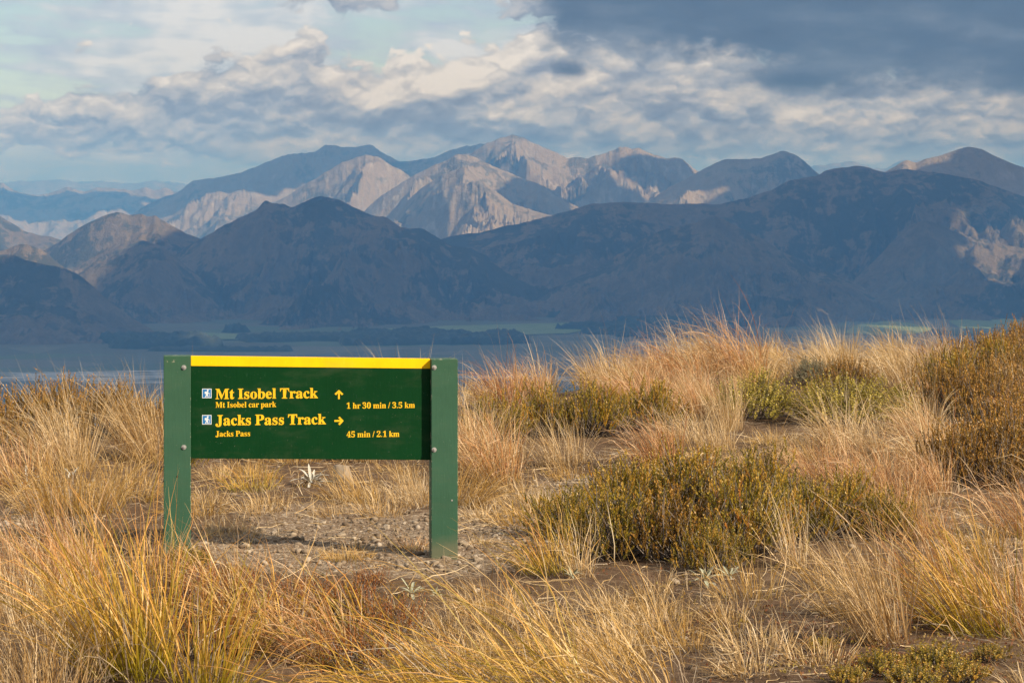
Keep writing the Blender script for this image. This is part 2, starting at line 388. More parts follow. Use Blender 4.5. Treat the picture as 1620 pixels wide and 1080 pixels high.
# the same ranges running on to both sides
for i_, (xa, xb, D_, yb, am_, mat_) in enumerate([(-3300, -330, 9000, 395, 1.0, M_HILL), (-3600, -260, 13000, 335, 1.2, M_ALP), (-3400, -180, 21000, 300, 1.1, M_ALP),
                                                   (1930, 4600, 9600, 360, 1.1, M_HILL), (1880, 5000, 13500, 290, 1.2, M_ALP), (1700, 4800, 20000, 285, 1.1, M_ALP)]):
    xs_ = np.arange(xa, xb, 55.0)
    ys_ = yb + 48 * fbm(xs_ / 420 + i_ * 3.1, xs_ * 0 + i_, 900 + i_, 4) + np.clip(1 - np.minimum(xs_ - xa, xb - xs_) / 260, 0, 1) ** 1.5 * (510 - yb)
    mountain(('foothill', 'mountain_range')[mat_ is M_ALP], list(zip(xs_, ys_)), D_, 2100, 1500, mat_, 910 + i_, 260, 46, am_)

# ---- valley floor with paddocks, river bed
m, nt, b = new_mat('valley_pasture'); M_VAL = m
P = geom(nt, 'Position'); X_, Y_, Z_ = sep(P)
br = nt.nodes.new('ShaderNodeTexVoronoi'); br.inputs['Scale'].default_value = 1 / 420; nt.links.new(xyz(nt, X_ * 0.8, Y_, 0.0).k, br.inputs['Vector'])
cell = sep(S(nt, br.outputs['Color']))[0]
big = noise(P, 1 / 1200, 4, 0.5); fine = noise(P, 1 / 60, 5, 0.6)
c = cell.ramp([(0.0, (0.055, 0.060, 0.030)), (0.35, (0.085, 0.080, 0.045)), (0.6, (0.045, 0.070, 0.026)), (0.8, (0.11, 0.10, 0.06)), (1.0, (0.06, 0.095, 0.03))])
c = mixc(fine.smooth(0.4, 0.7) * 0.4, c, (0.09, 0.08, 0.05))
w = noise(xyz(nt, X_ * 0.35, Y_, 0.0), 1 / 500, 6, 0.6)
river = ((Y_ - 4560.0 * K + (w - 0.5) * 1400.0).abs() * -1.0 + 200.0).smooth(0.0, 100.0)
c = mixc(river * noise(xyz(nt, X_ * 0.25, Y_, 0.0), 1 / 40, 4, 0.6).smooth(0.42, 0.5), c, (0.36, 0.36, 0.35))
setc(nt, b.inputs['Base Color'], c); b.inputs['Roughness'].default_value = 1.0
xs = np.linspace(-38000, 38000, 60); ys = np.linspace(600, 61000, 60)
Yg, Xg = np.meshgrid(ys, xs, indexing='ij')
me = make_mesh('valley_floor', np.stack([Xg, Yg, np.full_like(Xg, FLOOR)], -1).reshape(-1, 3), grid_faces(60, 60))
link('valley_floor', me, M_VAL, kind='structure')
def vpt(px, py):
    Yv = F * (-FLOOR) / (py - 300); return (px - 810) / F * Yv, Yv
# bright paddock at the foot of the hills on the right
m, nt, b = new_mat('green_pasture'); M_PAD = m
P = geom(nt, 'Position'); setc(nt, b.inputs['Base Color'], noise(P, 1 / 70, 5, 0.6).ramp([(0.35, (0.10, 0.16, 0.045)), (0.65, (0.16, 0.20, 0.075))]))
b.inputs['Roughness'].default_value = 1.0
def paddock(pts, dz):
    V = [(*vpt(*p), FLOOR + dz) for p in pts]
    me = bpy.data.meshes.new('paddock'); me.from_pydata(V, [], [list(range(len(V)))])
    link('paddock', me, M_PAD, kind='structure')
paddock([(1335, 527), (1352, 515), (1400, 508), (1440, 511), (1480, 521), (1445, 529), (1390, 531)], 3)
paddock([(1500, 508), (1560, 502), (1640, 508), (1640, 520), (1520, 520)], 3.4)
paddock([(560, 523), (700, 516), (900, 511), (960, 516), (900, 528), (700, 533), (600, 534)], 3.8)
paddock([(200, 533), (300, 526), (420, 530), (420, 537), (260, 539)], 4.2)

# ---- forest blocks and shelter belts on the floor: one bumpy mass each
m, nt, b = new_mat('dark_forest'); M_FOR = m
P = geom(nt, 'Position'); setc(nt, b.inputs['Base Color'], noise(P, 1 / 25, 5, 0.7).ramp([(0.3, (0.018, 0.026, 0.014)), (0.7, (0.045, 0.055, 0.028))]))
b.inputs['Roughness'].default_value = 1.0
def forest(p0, p1, depth, h, seed):
    x0, y0 = vpt(*p0); x1, y1 = vpt(*p1)
    depth *= K
    L = math.hypot(x1 - x0, y1 - y0); nc = max(12, int(L / 11)); nr = max(6, int(depth / 14))
    a, t = np.meshgrid(np.linspace(0, 1, nr), np.linspace(0, 1, nc), indexing='ij')
    dxn, dyn = -(y1 - y0) / L, (x1 - x0) / L
    wig = fbm(t * L / 120, t * 0, seed, 3) * depth * 0.25
    X = x0 + (x1 - x0) * t + dxn * (a * depth + wig); Y = y0 + (y1 - y0) * t + dyn * (a * depth + wig)
    edge = np.clip(np.minimum(np.minimum(a, 1 - a) * nr, np.minimum(t, 1 - t) * nc) / 1.2, 0, 1)
    Z = FLOOR - 2 + edge * h * (0.75 + 0.35 * vn(X / 9, Y / 9, seed + 2) + 0.3 * fbm(X / 70, Y / 70, seed + 3, 3))
    me = make_mesh('forest', np.stack([X, Y, Z], -1).reshape(-1, 3), grid_faces(nr, nc), smooth=True)
    link('forest', me, M_FOR, kind='stuff')
for i, (p0, p1, dp, h) in enumerate([((540, 546), (845, 544), 260, 38), ((560, 532), (640, 540), 200, 40), ((905, 520), (1010, 536), 260, 42), ((390, 541), (560, 538), 150, 30),
        ((0, 544), (90, 540), 120, 26), ((150, 541), (190, 552), 200, 46), ((350, 525), (372, 526), 60, 45), ((860, 500), (960, 512), 140, 34), ((960, 512), (1090, 520), 200, 36),
        ((230, 555), (460, 556), 40, 22), ((1090, 560), (1330, 553), 60, 24), ((1480, 531), (1640, 528), 70, 30)]):
    forest(p0, p1, dp, h, 300 + i)

# ---- the clouds whose shade lies over the near hills: above the picture, between them and the sun
m, nt, b = new_mat('cloud_vapour'); M_CLD = m
b.inputs['Base Color'].default_value = (0.9, 0.9, 0.92, 1); b.inputs['Roughness'].default_value = 1.0
tr = nt.nodes.new('ShaderNodeBsdfTranslucent'); tr.inputs[0].default_value = (0.8, 0.82, 0.86, 1)
mx = nt.nodes.new('ShaderNodeMixShader'); mx.inputs[0].default_value = 0.45
nt.links.new(b.outputs[0], mx.inputs[1]); nt.links.new(tr.outputs[0], mx.inputs[2]); nt.links.new(mx.outputs[0], nt.nodes['Material Output'].inputs[0])
CLOUD_Z = 2700.0
def cloud(px, py, D, rx, ry, seed, rz=200):
    D *= KD; ry *= KD
    g = np.array([(px - 810) / F * D, D, (300 - py) / F * D])
    c = g - LIGHT * ((CLOUD_Z - g[2]) / -LIGHT[2])
    nu, nv = 72, 30
    th, ph = np.meshgrid(np.linspace(0, 2 * math.pi, nu), np.linspace(-math.pi / 2, math.pi / 2, nv))
    X = np.cos(ph) * np.cos(th); Y = np.cos(ph) * np.sin(th); Z = np.sin(ph)
    q = 1.0 + 0.46 * fbm(X * 2.1 + seed, Y * 2.1 + Z, seed, 6, 0.62)
    V = np.stack([c[0] + X * rx * q, c[1] + Y * ry * q, c[2] + Z * rz * (0.6 + 0.6 * q) + rz * 0.3 * fbm(X * 5, Y * 5, seed + 3, 4)], -1)
    me = make_mesh('cloud', V.reshape(-1, 3), grid_faces(nv, nu), smooth=True)
    link('cloud', me, M_CLD, kind='structure')
for i, (px, py, D, rx, ry) in enumerate(CLOUDS):
    cloud(px, py, D, rx, ry, 500 + i * 3)

# ---- the air
m = bpy.data.materials.new('air'); m.use_nodes = True; nt = m.node_tree; nt.nodes.clear()
pv = nt.nodes.new('ShaderNodeVolumePrincipled')
pv.inputs['Color'].default_value = (*HAZE_COL, 1); pv.inputs['Density'].default_value = HAZE_D
pv.inputs['Absorption Color'].default_value = (HAZE_AB, HAZE_AB, HAZE_AB, 1); pv.inputs['Anisotropy'].default_value = 0.0
ou = nt.nodes.new('ShaderNodeOutputMaterial'); nt.links.new(pv.outputs[0], ou.inputs['Volume'])
bx = (-39000, 39000, -3000, 62000, FLOOR - 45, 520)
V = [(bx[i], bx[2 + j], bx[4 + k]) for i in (0, 1) for j in (0, 1) for k in (0, 1)]
me = bpy.data.meshes.new('haze'); me.from_pydata(V, [], [(0, 1, 3, 2), (4, 6, 7, 5), (0, 4, 5, 1), (2, 3, 7, 6), (0, 2, 6, 4), (1, 5, 7, 3)])
link('haze', me, m, kind='stuff')


# ================================================================== the pass: ground
def gz(x, y):
    x = np.asarray(x, dtype=float); y = np.asarray(y, dtype=float) / K
    ye = np.interp(x, [-40, -6, -3, -1, 0.5, 2, 4, 5.5, 8, 14, 40], [9.5, 9.8, 10.2, 10.8, 12.2, 13.6, 14.6, 15.6, 17, 22, 40])
    q = np.maximum(0, y - ye + 1.2)
    drop = np.where(q < 2.6, 0.115 * q * q, 0.115 * 2.6 ** 2 + 0.9 * (q - 2.6))
    qb = np.maximum(0, -6 - y); drop = drop + 0.02 * qb + 0.0006 * qb * qb * (qb < 200)
    ql = np.maximum(0, -7 - x); drop = drop + 0.10 * ql
    sm = lambda t: np.clip(t, 0, 1) ** 2 * (3 - 2 * np.clip(t, 0, 1))
    mound = 0.08 * sm((x - 3.6) / 3.0) * sm((y - 9.5) / 5.5) 
    near = np.exp(-((np.maximum(0, np.abs(x) - 9)) / 8) ** 2) * np.exp(-((y - 9) / 14) ** 2)
    b = 0.045 * fbm(x * 0.55 + 4, y * 0.55, 71, 3) + 0.022 * fbm(x * 2.3, y * 2.3, 72, 4)
    flat = np.exp(-(((x + 0.5) / 1.6) ** 2 + ((y - 6.4) / 0.8) ** 2))
    return np.maximum(-drop + mound + b * near * (1 - 0.6 * flat) * 1.25, FLOOR - 1.0)
def at(px, py, it=6):
    y = F * EYE / (py - 300)
    for _ in range(it):
        x = (px - 810) / F * y
        y = F * (EYE - float(gz(x, y))) / (py - 300)
    x = (px - 810) / F * y
    return x, y, float(gz(x, y))

def spaced(a, b, step, far, grow):
    c = list(np.arange(a, b + step / 2, step)); s = step
    while c[-1] < far[1]: s *= grow; c.append(c[-1] + s)
    s = step; l = []
    x = a
    while x > far[0]: s *= grow; x -= s; l.append(x)
    return np.array(l[::-1] + c)
gxs = spaced(-2.6, 2.9, 0.030, (-2500, 2500), 1.11)
gys = spaced(4.3 * K, 8.6 * K, 0.046, (-2500, 1500), 1.10)
Yg, Xg = np.meshgrid(gys, gxs, indexing='ij')
Zg = gz(Xg, Yg)
det = np.exp(-((Yg / K - 6.3) / 3.0) ** 2) * np.exp(-(Xg / 4.0) ** 2)
Zg = Zg + det * (0.008 * fbm(Xg * 9, Yg * 9, 81, 4) + 0.004 * vn(Xg * 31, Yg * 31, 83))
def pxof(x, y): return 810 + F * x / np.maximum(y, 0.3), 300 + F * EYE / np.maximum(y, 0.3)
PXg, PYg = Xg, Yg
def blob(cx_, cy_, sx, sy, X, Y):
    X0, Y0, _ = at(cx_, cy_); sx_ = sx / F * Y0; sy_ = sy / F * Y0 * Y0 / EYE
    return np.exp(-((X - X0) / sx_) ** 2 - ((Y - Y0) / sy_) ** 2)
def gravel_at(X, Y):
    g = 0
    for a in ((590, 840, 250, 42), (760, 850, 110, 40), (420, 870, 130, 28), (1580, 850, 130, 34), (630, 895, 130, 22), (30, 815, 60, 40), (1460, 705, 60, 24), (880, 770, 60, 16)):
        g = g + blob(*a, X, Y)
    return np.clip(g * 1.15 + 0.75 * fbm(X * 2.4, Y * 2.4, 91, 5) - 0.08, 0, 1) * np.clip(g * 3, 0, 1)
grav = gravel_at(Xg, Yg)
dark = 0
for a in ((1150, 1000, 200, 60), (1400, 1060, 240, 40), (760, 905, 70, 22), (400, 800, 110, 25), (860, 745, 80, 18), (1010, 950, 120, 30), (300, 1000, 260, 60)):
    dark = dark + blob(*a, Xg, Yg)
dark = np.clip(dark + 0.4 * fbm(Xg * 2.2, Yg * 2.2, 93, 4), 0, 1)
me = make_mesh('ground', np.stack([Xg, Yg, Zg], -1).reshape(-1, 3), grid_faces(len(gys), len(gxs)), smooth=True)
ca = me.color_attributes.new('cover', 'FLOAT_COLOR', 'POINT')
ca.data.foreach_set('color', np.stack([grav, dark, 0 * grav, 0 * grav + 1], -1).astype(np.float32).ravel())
m, nt, b = new_mat('mountain_soil'); M_SOIL = m
P = geom(nt, 'Position')
an = nt.nodes.new('ShaderNodeAttribute'); an.attribute_name = 'cover'
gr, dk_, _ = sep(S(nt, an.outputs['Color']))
n1_ = noise(P, 3.0, 6, 0.6); n2_ = noise(P, 22.0, 6, 0.65); n3_ = noise(P, 110.0, 4, 0.7)
soil = (n2_ * 0.6 + n1_ * 0.4).ramp([(0.3, (0.060, 0.036, 0.022)), (0.5, (0.115, 0.072, 0.043)), (0.7, (0.21, 0.140, 0.088))])
vo = nt.nodes.new('ShaderNodeTexVoronoi'); vo.inputs['Scale'].default_value = 75; nt.links.new(P.k, vo.inputs['Vector'])
cellc = sep(S(nt, vo.outputs['Color']))[0]; dist = S(nt, vo.outputs['Distance'])
grit = cellc.ramp([(0.0, (0.12, 0.078, 0.048)), (0.5, (0.22, 0.155, 0.10)), (0.85, (0.33, 0.255, 0.18)), (1.0, (0.46, 0.39, 0.30))])
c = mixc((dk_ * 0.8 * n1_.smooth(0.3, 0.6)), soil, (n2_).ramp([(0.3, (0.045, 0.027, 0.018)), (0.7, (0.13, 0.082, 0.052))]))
c = mixc((gr * 1.2 + (n2_ - 0.5) * 0.8).smooth(0.30, 0.62), c, grit)
c = mixc(n3_.smooth(0.52, 0.7) * 0.4, c, (0.34, 0.25, 0.15))
setc(nt, b.inputs['Base Color'], c); b.inputs['Roughness'].default_value = 1.0; b.inputs['Specular IOR Level'].default_value = 0.1
bump(nt, b, n2_ * 0.6 + n3_ * 0.35 + (dist * -0.8) * gr, 0.8, 0.012)
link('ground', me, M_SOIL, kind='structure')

# ================================================================== the sign
def box(w, dpt, h, cx_=0, cy_=0, cz_=0, bev=0.0):
    """box as a chamfered mesh: returns verts, quads"""
    import bmesh
    bm = bmesh.new(); bmesh.ops.create_cube(bm, size=1.0)
    for v in bm.verts: v.co = (v.co.x * w + cx_, v.co.y * dpt + cy_, v.co.z * h + cz_)
    if bev > 0: bmesh.ops.bevel(bm, geom=list(bm.edges), offset=bev, segments=2, affect='EDGES', profile=0.6)
    return bm
def bm_obj(name, bm, mat, parent=None, loc=None, **p):
    me = bpy.data.meshes.new(name); bm.to_mesh(me); bm.free()
    o = link(name, me, mat, parent, **p)
    if loc is not None: o.location = loc
    return o
def paint(name, col, hw, hd, worn=0.6, zlo=-9, zhi=9):
    m, nt, b = new_mat(name)
    O = coord(nt, 'Object'); ox, oy, oz = sep(O)
    grain = noise(xyz(nt, ox * 9.0, oy * 9.0, oz * 0.7), 9.0, 6, 0.6); mott = noise(O, 6.0, 5, 0.6); scr = noise(xyz(nt, ox * 60.0, oy * 60.0, oz * 14.0), 2.2, 5, 0.7)
    c = mixc(mott.smooth(0.3, 0.75) * 0.45, col, tuple(x * 1.35 + 0.0015 for x in col))
    c = mixc(scr.smooth(0.62, 0.74) * 0.45, c, tuple(x * 1.9 + 0.035 for x in col))
    hair = noise(xyz(nt, ox * 7.0 + oz * 3.0, oy * 7.0, oz * 30.0 - ox * 11.0), 14.0, 3, 0.5, 1.2).smooth(0.735, 0.765) * noise(O, 4.0, 2).smooth(0.45, 0.6)
    c = mixc(hair * 0.5, c, tuple(x * 1.5 + 0.10 for x in col))
    dust = noise(xyz(nt, ox * 1.3, oy, oz * 3.5), 3.0, 6, 0.65).smooth(0.48, 0.74)
    c = mixc(dust * 0.12, c, (0.16, 0.15, 0.10))
    spk = noise(O, 170.0, 3, 0.6).smooth(0.705, 0.76)
    c = mixc(spk * 0.5, c, (0.42, 0.40, 0.33))
    if hw:
        ed = ((ox.abs() - (hw - 0.0035)) * 400.0).max((oz - (zhi - 0.004)) * 300.0).max(0.0).min(1.0)
        chip = (noise(O, 45.0, 5, 0.7)).smooth(0.56, 0.64) * ed
        c = mixc(chip * worn, c, (0.48, 0.43, 0.32))
    if zlo > -8:                                        # splashed soil on the foot of the post
        mud = ((zlo + 0.13 - oz) * 9.0 + (mott - 0.5) * 1.6).smooth(0.1, 1.1)
        c = mixc(mud * 0.45, c, (0.20, 0.155, 0.10))
    setc(nt, b.inputs['Base Color'], c)
    b.inputs['Roughness'].default_value = 0.55; b.inputs['Specular IOR Level'].default_value = 0.12
    bump(nt, b, grain * 0.8 + scr * 0.3, 0.35, 0.003)
    return m
YAW = math.radians(7.7)
DR = 6.207 * K
PR = np.array([(701 - 810) / F * DR, DR])
_r = (278 - 810) / F
WPOST = (PR[0] - _r * PR[1]) / (math.cos(YAW) - _r * math.sin(YAW)); PW, PD, PH = 0.116, 0.10, 0.860
tdir = np.array([math.cos(YAW), math.sin(YAW)])
PL = PR - tdir * WPOST
mid = (PR + PL) / 2
zs = min(float(gz(*PR)), float(gz(*PL)))
sign = empty('track_sign', (mid[0], mid[1] + PD / 2, 0.0), YAW, label='dark green wooden track sign with yellow lettering between two green posts', category='sign')
M_POST = paint('post_green_paint', (0.036, 0.096, 0.058), PW / 2, PD / 2, 0.85, zlo=0.0, zhi=PH)
M_BOARD = paint('board_green_paint', (0.0005, 0.033, 0.0075), 0, 0)
M_YEL = paint('yellow_paint', (0.92, 0.52, 0.003), 0, 0)
m, nt, b = new_mat('galvanised_steel'); M_STEEL = m
setc(nt, b.inputs['Base Color'], noise(coord(nt, 'Object'), 300, 3).ramp([(0.3, (0.35, 0.34, 0.32)), (0.7, (0.62, 0.61, 0.58))])); b.inputs['Metallic'].default_value = 0.7; b.inputs['Roughness'].default_value = 0.45
m, nt, b = new_mat('painted_hole_shade'); M_HOLE_SHADE = m
b.inputs['Base Color'].default_value = (0.01, 0.012, 0.01, 1); b.inputs['Roughness'].default_value = 1
m, nt, b = new_mat('yellow_vinyl'); M_LET = m
setc(nt, b.inputs['Base Color'], noise(coord(nt, 'Object'), 60, 4).ramp([(0.3, (0.80, 0.45, 0.004)), (0.7, (0.92, 0.56, 0.006))])); b.inputs['Roughness'].default_value = 0.5
m, nt, b = new_mat('blue_vinyl'); M_BLUE = m
b.inputs['Base Color'].default_value = (0.012, 0.16, 0.42, 1); b.inputs['Roughness'].default_value = 0.5
m, nt, b = new_mat('white_vinyl'); M_WHITE = m
b.inputs['Base Color'].default_value = (0.80, 0.82, 0.82, 1); b.inputs['Roughness'].default_value = 0.5
YF = -PD / 2                                             # local y of the post faces
YB = YF + 0.040                                          # of the board face
def local(px, py, yl=YB):
    """where the line of sight meets the plane local y = yl"""
    c, s = math.cos(YAW), math.sin(YAW)
    ox, oy = mid[0], mid[1] + PD / 2
    vx, vy = (px - 810) / F, 1.0
    # local coords of a point t*(vx,vy): rotate by +YAW
    ax = lambda X, Y: (c * (X - ox) + s * (Y - oy), -s * (X - ox) + c * (Y - oy))
    x0, y0 = ax(0, 0); x1, y1 = ax(vx, vy)
    t = (yl - y0) / (y1 - y0)
    return x0 + (x1 - x0) * t, EYE - t * (py - 300) / F
def cyl(bm, r, d, loc, n=16, r2=None):
    import bmesh
    from mathutils import Matrix
    bmesh.ops.create_cone(bm, cap_ends=True, segments=n, radius1=r, radius2=r2 if r2 is not None else r, depth=d, matrix=Matrix.Translation(loc) @ Matrix.Rotation(math.radians(90), 4, 'X'))
import bmesh
bolts = {-1: [(291, 581), (291, 707)], 1: [(687, 581), (687, 711)]}
for sx in (-1, 1):
    ph = 0.8835 if sx < 0 else 0.8605
    bm = box(PW, PD, ph + 0.35, 0, 0, (ph - 0.35) / 2, 0.003)
    post = bm_obj('post', bm, M_POST, sign, (sx * WPOST / 2, 0, 0))
    for (px, py) in bolts[sx]:
        lx, lz = local(px, py, YF)
        bm = bmesh.new(); cyl(bm, 0.0105, 0.003, (0, -0.0015, 0), 20); cyl(bm, 0.0065, 0.006, (0, -0.006, 0), 16, 0.005); cyl(bm, 0.0028, 0.002, (0, -0.0096, 0), 6)
        o = bm_obj('bolt', bm, M_STEEL, post, (lx - sx * WPOST / 2, YF, lz))
    if sx == -1:
        for (px, py, r) in ((280.5, 753.5, 0.0042), (258.5, 761, 0.003)):
            lx, lz = local(px, py, YF)
            bm = bmesh.new(); cyl(bm, r, 0.001, (0, 0, 0), 12)
            bm_obj('nail_hole_disc', bm, M_HOLE_SHADE, post, (lx + WPOST / 2, YF - 0.0004, lz))  # flat dark disc on the face: the hole's inner shade is put into its colour
    else:
        lx, lz = local(715, 791, YF); bm = bmesh.new(); cyl(bm, 0.004, 0.002, (0, 0, 0), 12)
        bm_obj('nail', bm, M_STEEL, post, (lx - WPOST / 2, YF - 0.001, lz))
gap = WPOST - PW
ztop = 0.8700; zyel = ztop - 0.0425; zbot = 0.4285; BT = 0.045; TILT = -0.0245 / 1.21
def tilted(bm):
    for v in bm.verts: v.co.z += TILT * v.co.x
    return bm
board = bm_obj('board', tilted(box(gap - 0.002, BT, zyel - zbot, 0, YB + BT / 2, (zyel + zbot) / 2, 0.0012)), M_BOARD, sign)
bm_obj('top_rail', tilted(box(gap - 0.002, BT + 0.002, ztop - zyel - 0.0006, 0, YB + BT / 2, (ztop + zyel) / 2 + 0.0003, 0.001)), M_YEL, sign)
def bold(s):
    o = ''
    for ch in s:
        if 'A' <= ch <= 'Z': o += chr(0x1D400 + ord(ch) - 65)
        elif 'a' <= ch <= 'z': o += chr(0x1D41A + ord(ch) - 97)
        elif '0' <= ch <= '9': o += chr(0x1D7CE + ord(ch) - 48)
        else: o += ch
    return o
def lettering(s, x0, x1, ytop, ybase):
    cu = bpy.data.curves.new('lettering', 'FONT'); cu.body = bold(s); cu.offset = 0.011 if ybase - ytop > 12 else 0.004; cu.extrude = 0.01; cu.resolution_u = 4
    if hasattr(cu, 'space_word'): cu.space_word = 0.85
    t = bpy.data.objects.new('lettering_source', cu); COL.objects.link(t)
    bpy.context.view_layer.update()
    me = bpy.data.meshes.new_from_object(t.evaluated_get(bpy.context.evaluated_depsgraph_get()))
    bpy.data.objects.remove(t); bpy.data.curves.remove(cu)
    n = len(me.vertices); co = np.zeros(n * 3, dtype=np.float32); me.vertices.foreach_get('co', co); co = co.reshape(-1, 3)
    lx0, lz0 = local(x0, ybase); lx1, _ = local(x1, ybase); _, lzt = local(x0, ytop)
    sx = (lx1 - lx0) / (co[:, 0].max() - co[:, 0].min()); sz = (lzt - lz0) / 0.675
    new = np.stack([(co[:, 0] - co[:, 0].min()) * sx + lx0, -np.clip(co[:, 2] + 0.01, 0, 0.02) * 0.04 + YB - 0.0002, co[:, 1] * sz + lz0], -1)
    me.vertices.foreach_set('co', new.astype(np.float32).ravel()); me.update()
    me.materials.clear()
    link('lettering', me, M_LET, board)
for a in (("Mt Isobel Track", 340.7, 503, 615.2, 630.9), ("Mt Isobel car park", 340.9, 437, 635.8, 644.5), ("Jacks Pass Track", 340.9, 515.8, 656.6, 672.5), ("Jacks Pass", 341, 395.7, 681.6, 690.2),
          ("1 hr 30 min / 3.5 km", 548.3, 656.4, 637.0, 646.0), ("45 min / 2.1 km", 548.3, 631.8, 682.4, 691.4)):
    lettering(*a)
def flat(name, polys, mats, parent, yoff=0.0012):
    """flat print: polygons in photo pixels on the board, each with its material and lift"""
    bm = bmesh.new(); 
    for pts, mi, lift in polys:
        f = []
        for lv in (0.0002, lift):
            f.append([bm.verts.new((lambda q: (q[0], YB - lv, q[1]))(local(px, py))) for px, py in pts])
        n = len(pts)
        fa = bm.faces.new(f[1]); fa.material_index = mi
        for i in range(n):
            q = bm.faces.new((f[0][i], f[0][(i + 1) % n], f[1][(i + 1) % n], f[1][i])); q.material_index = mi
    bmesh.ops.recalc_face_normals(bm, faces=bm.faces[:])
    bm_obj(name, bm, mats, parent)
def arrow(cx_, cy_, ang):
    c, s = math.cos(ang), math.sin(ang)
    R_ = lambda p: (cx_ + p[0] * c - p[1] * s, cy_ + p[0] * s + p[1] * c)
    st_ = [(-7, -1.4), (4.6, -1.4), (4.6, 1.4), (-7, 1.4)]
    up = [(1.2, -6.9), (7.2, -0.6), (7.2, 0.6), (5.2, 1.9), (-0.9, -4.8)]
    dn = [(x, -y) for x, y in up][::-1]
    flat('arrow', [([R_(p) for p in st_], 0, 0.0007), ([R_(p) for p in up], 0, 0.0009), ([R_(p) for p in dn], 0, 0.0011)], [M_LET], board)
arrow(536.2, 624, -math.pi / 2); arrow(536.0, 665.4, 0.0)
def hiker(x0, y0, w):
    k = w / 15.0
    T = lambda pts: [(x0 + x * k, y0 + y * k) for x, y in pts]
    head = [(9.0 + 1.45 * math.cos(a), 3.0 + 1.45 * math.sin(a)) for a in np.linspace(0, 2 * math.pi, 12, endpoint=False)]
    polys = [(T([(0, 0), (15, 0), (15, 15), (0, 15)]), 1, 0.0005), (T([(0.9, 0.9), (14.1, 0.9), (14.1, 14.1), (0.9, 14.1)]), 0, 0.0008)]
    for p in (head, [(6.6, 4.6), (8.9, 4.6), (9.0, 9.0), (6.4, 9.0)], [(4.2, 4.8), (6.2, 4.4), (6.0, 8.6), (4.2, 8.2)],
              [(6.5, 8.8), (8.0, 8.8), (6.4, 13.4), (4.8, 13.4)], [(7.6, 8.8), (9.0, 8.8), (10.2, 13.4), (8.7, 13.4)],
              [(8.6, 5.2), (9.4, 5.2), (10.6, 7.2), (11.4, 7.4), (11.2, 8.3), (9.8, 8.0)], [(11.0, 6.6), (11.6, 6.6), (12.2, 13.4), (11.6, 13.4)]):
        polys.append((T(p), 1, 0.0011 + 0.00004 * len(polys)))
    flat('walker_symbol', polys, [M_BLUE, M_WHITE], board)
hiker(319.8, 614.6, 14.8); hiker(319.8, 656.2, 14.8)


# ================================================================== plants
RNG = np.random.default_rng(11)
def blade_mat(name, tones, base=None, base_len=0.35, tip=None, trans=0.35, jitter=0.22):
    """tones: colour stops over the per-blade value; base / tip: colours near the foot and the tip of the leaf"""
    m = bpy.data.materials.new(name); m.use_nodes = True; nt = m.node_tree; nt.nodes.clear()
    uv = nt.nodes.new('ShaderNodeUVMap'); uv.uv_map = 'UVMap'
    u, v, _ = sep(S(nt, uv.outputs[0]))
    oi = nt.nodes.new('ShaderNodeObjectInfo'); rnd = S(nt, oi.outputs['Random'])
    c = (u * (1 - jitter) + rnd * jitter).ramp(tones)
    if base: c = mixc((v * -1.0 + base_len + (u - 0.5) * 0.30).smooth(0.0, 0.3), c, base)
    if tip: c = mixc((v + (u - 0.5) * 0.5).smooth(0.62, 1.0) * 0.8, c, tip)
    d = nt.nodes.new('ShaderNodeBsdfDiffuse'); t = nt.nodes.new('ShaderNodeBsdfTranslucent')
    g = nt.nodes.new('ShaderNodeBsdfGlossy'); g.inputs['Roughness'].default_value = 0.45; g.inputs[0].default_value = (0.8, 0.75, 0.65, 1)
    nt.links.new(c.k, d.inputs[0]); nt.links.new(c.k, t.inputs[0])
    m1 = nt.nodes.new('ShaderNodeMixShader'); m1.inputs[0].default_value = trans
    nt.links.new(d.outputs[0], m1.inputs[1]); nt.links.new(t.outputs[0], m1.inputs[2])
    m2 = nt.nodes.new('ShaderNodeMixShader'); m2.inputs[0].default_value = 0.045
    nt.links.new(m1.outputs[0], m2.inputs[1]); nt.links.new(g.outputs[0], m2.inputs[2])
    o = nt.nodes.new('ShaderNodeOutputMaterial'); nt.links.new(m2.outputs[0], o.inputs[0])
    return m
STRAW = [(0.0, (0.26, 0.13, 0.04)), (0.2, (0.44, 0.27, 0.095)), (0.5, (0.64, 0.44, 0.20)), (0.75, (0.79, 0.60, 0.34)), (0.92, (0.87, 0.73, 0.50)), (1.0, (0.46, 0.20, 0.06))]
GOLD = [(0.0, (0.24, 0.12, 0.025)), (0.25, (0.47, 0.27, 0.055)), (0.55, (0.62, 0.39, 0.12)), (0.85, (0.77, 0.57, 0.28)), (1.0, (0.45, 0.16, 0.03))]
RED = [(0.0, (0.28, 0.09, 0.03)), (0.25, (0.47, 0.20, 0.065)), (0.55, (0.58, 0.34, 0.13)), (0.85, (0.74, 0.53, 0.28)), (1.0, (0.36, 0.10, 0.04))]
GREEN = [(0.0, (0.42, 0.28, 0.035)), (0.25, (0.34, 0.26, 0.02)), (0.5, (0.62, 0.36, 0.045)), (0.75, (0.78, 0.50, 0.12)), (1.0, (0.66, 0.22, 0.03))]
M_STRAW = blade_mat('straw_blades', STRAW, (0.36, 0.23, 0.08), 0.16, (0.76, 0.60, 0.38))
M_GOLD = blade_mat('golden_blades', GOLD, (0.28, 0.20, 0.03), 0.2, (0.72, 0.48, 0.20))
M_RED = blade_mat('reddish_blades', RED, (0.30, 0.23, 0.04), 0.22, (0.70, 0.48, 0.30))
M_GREEN = blade_mat('green_gold_blades', GREEN, (0.34, 0.28, 0.012), 0.32, (0.76, 0.36, 0.11))
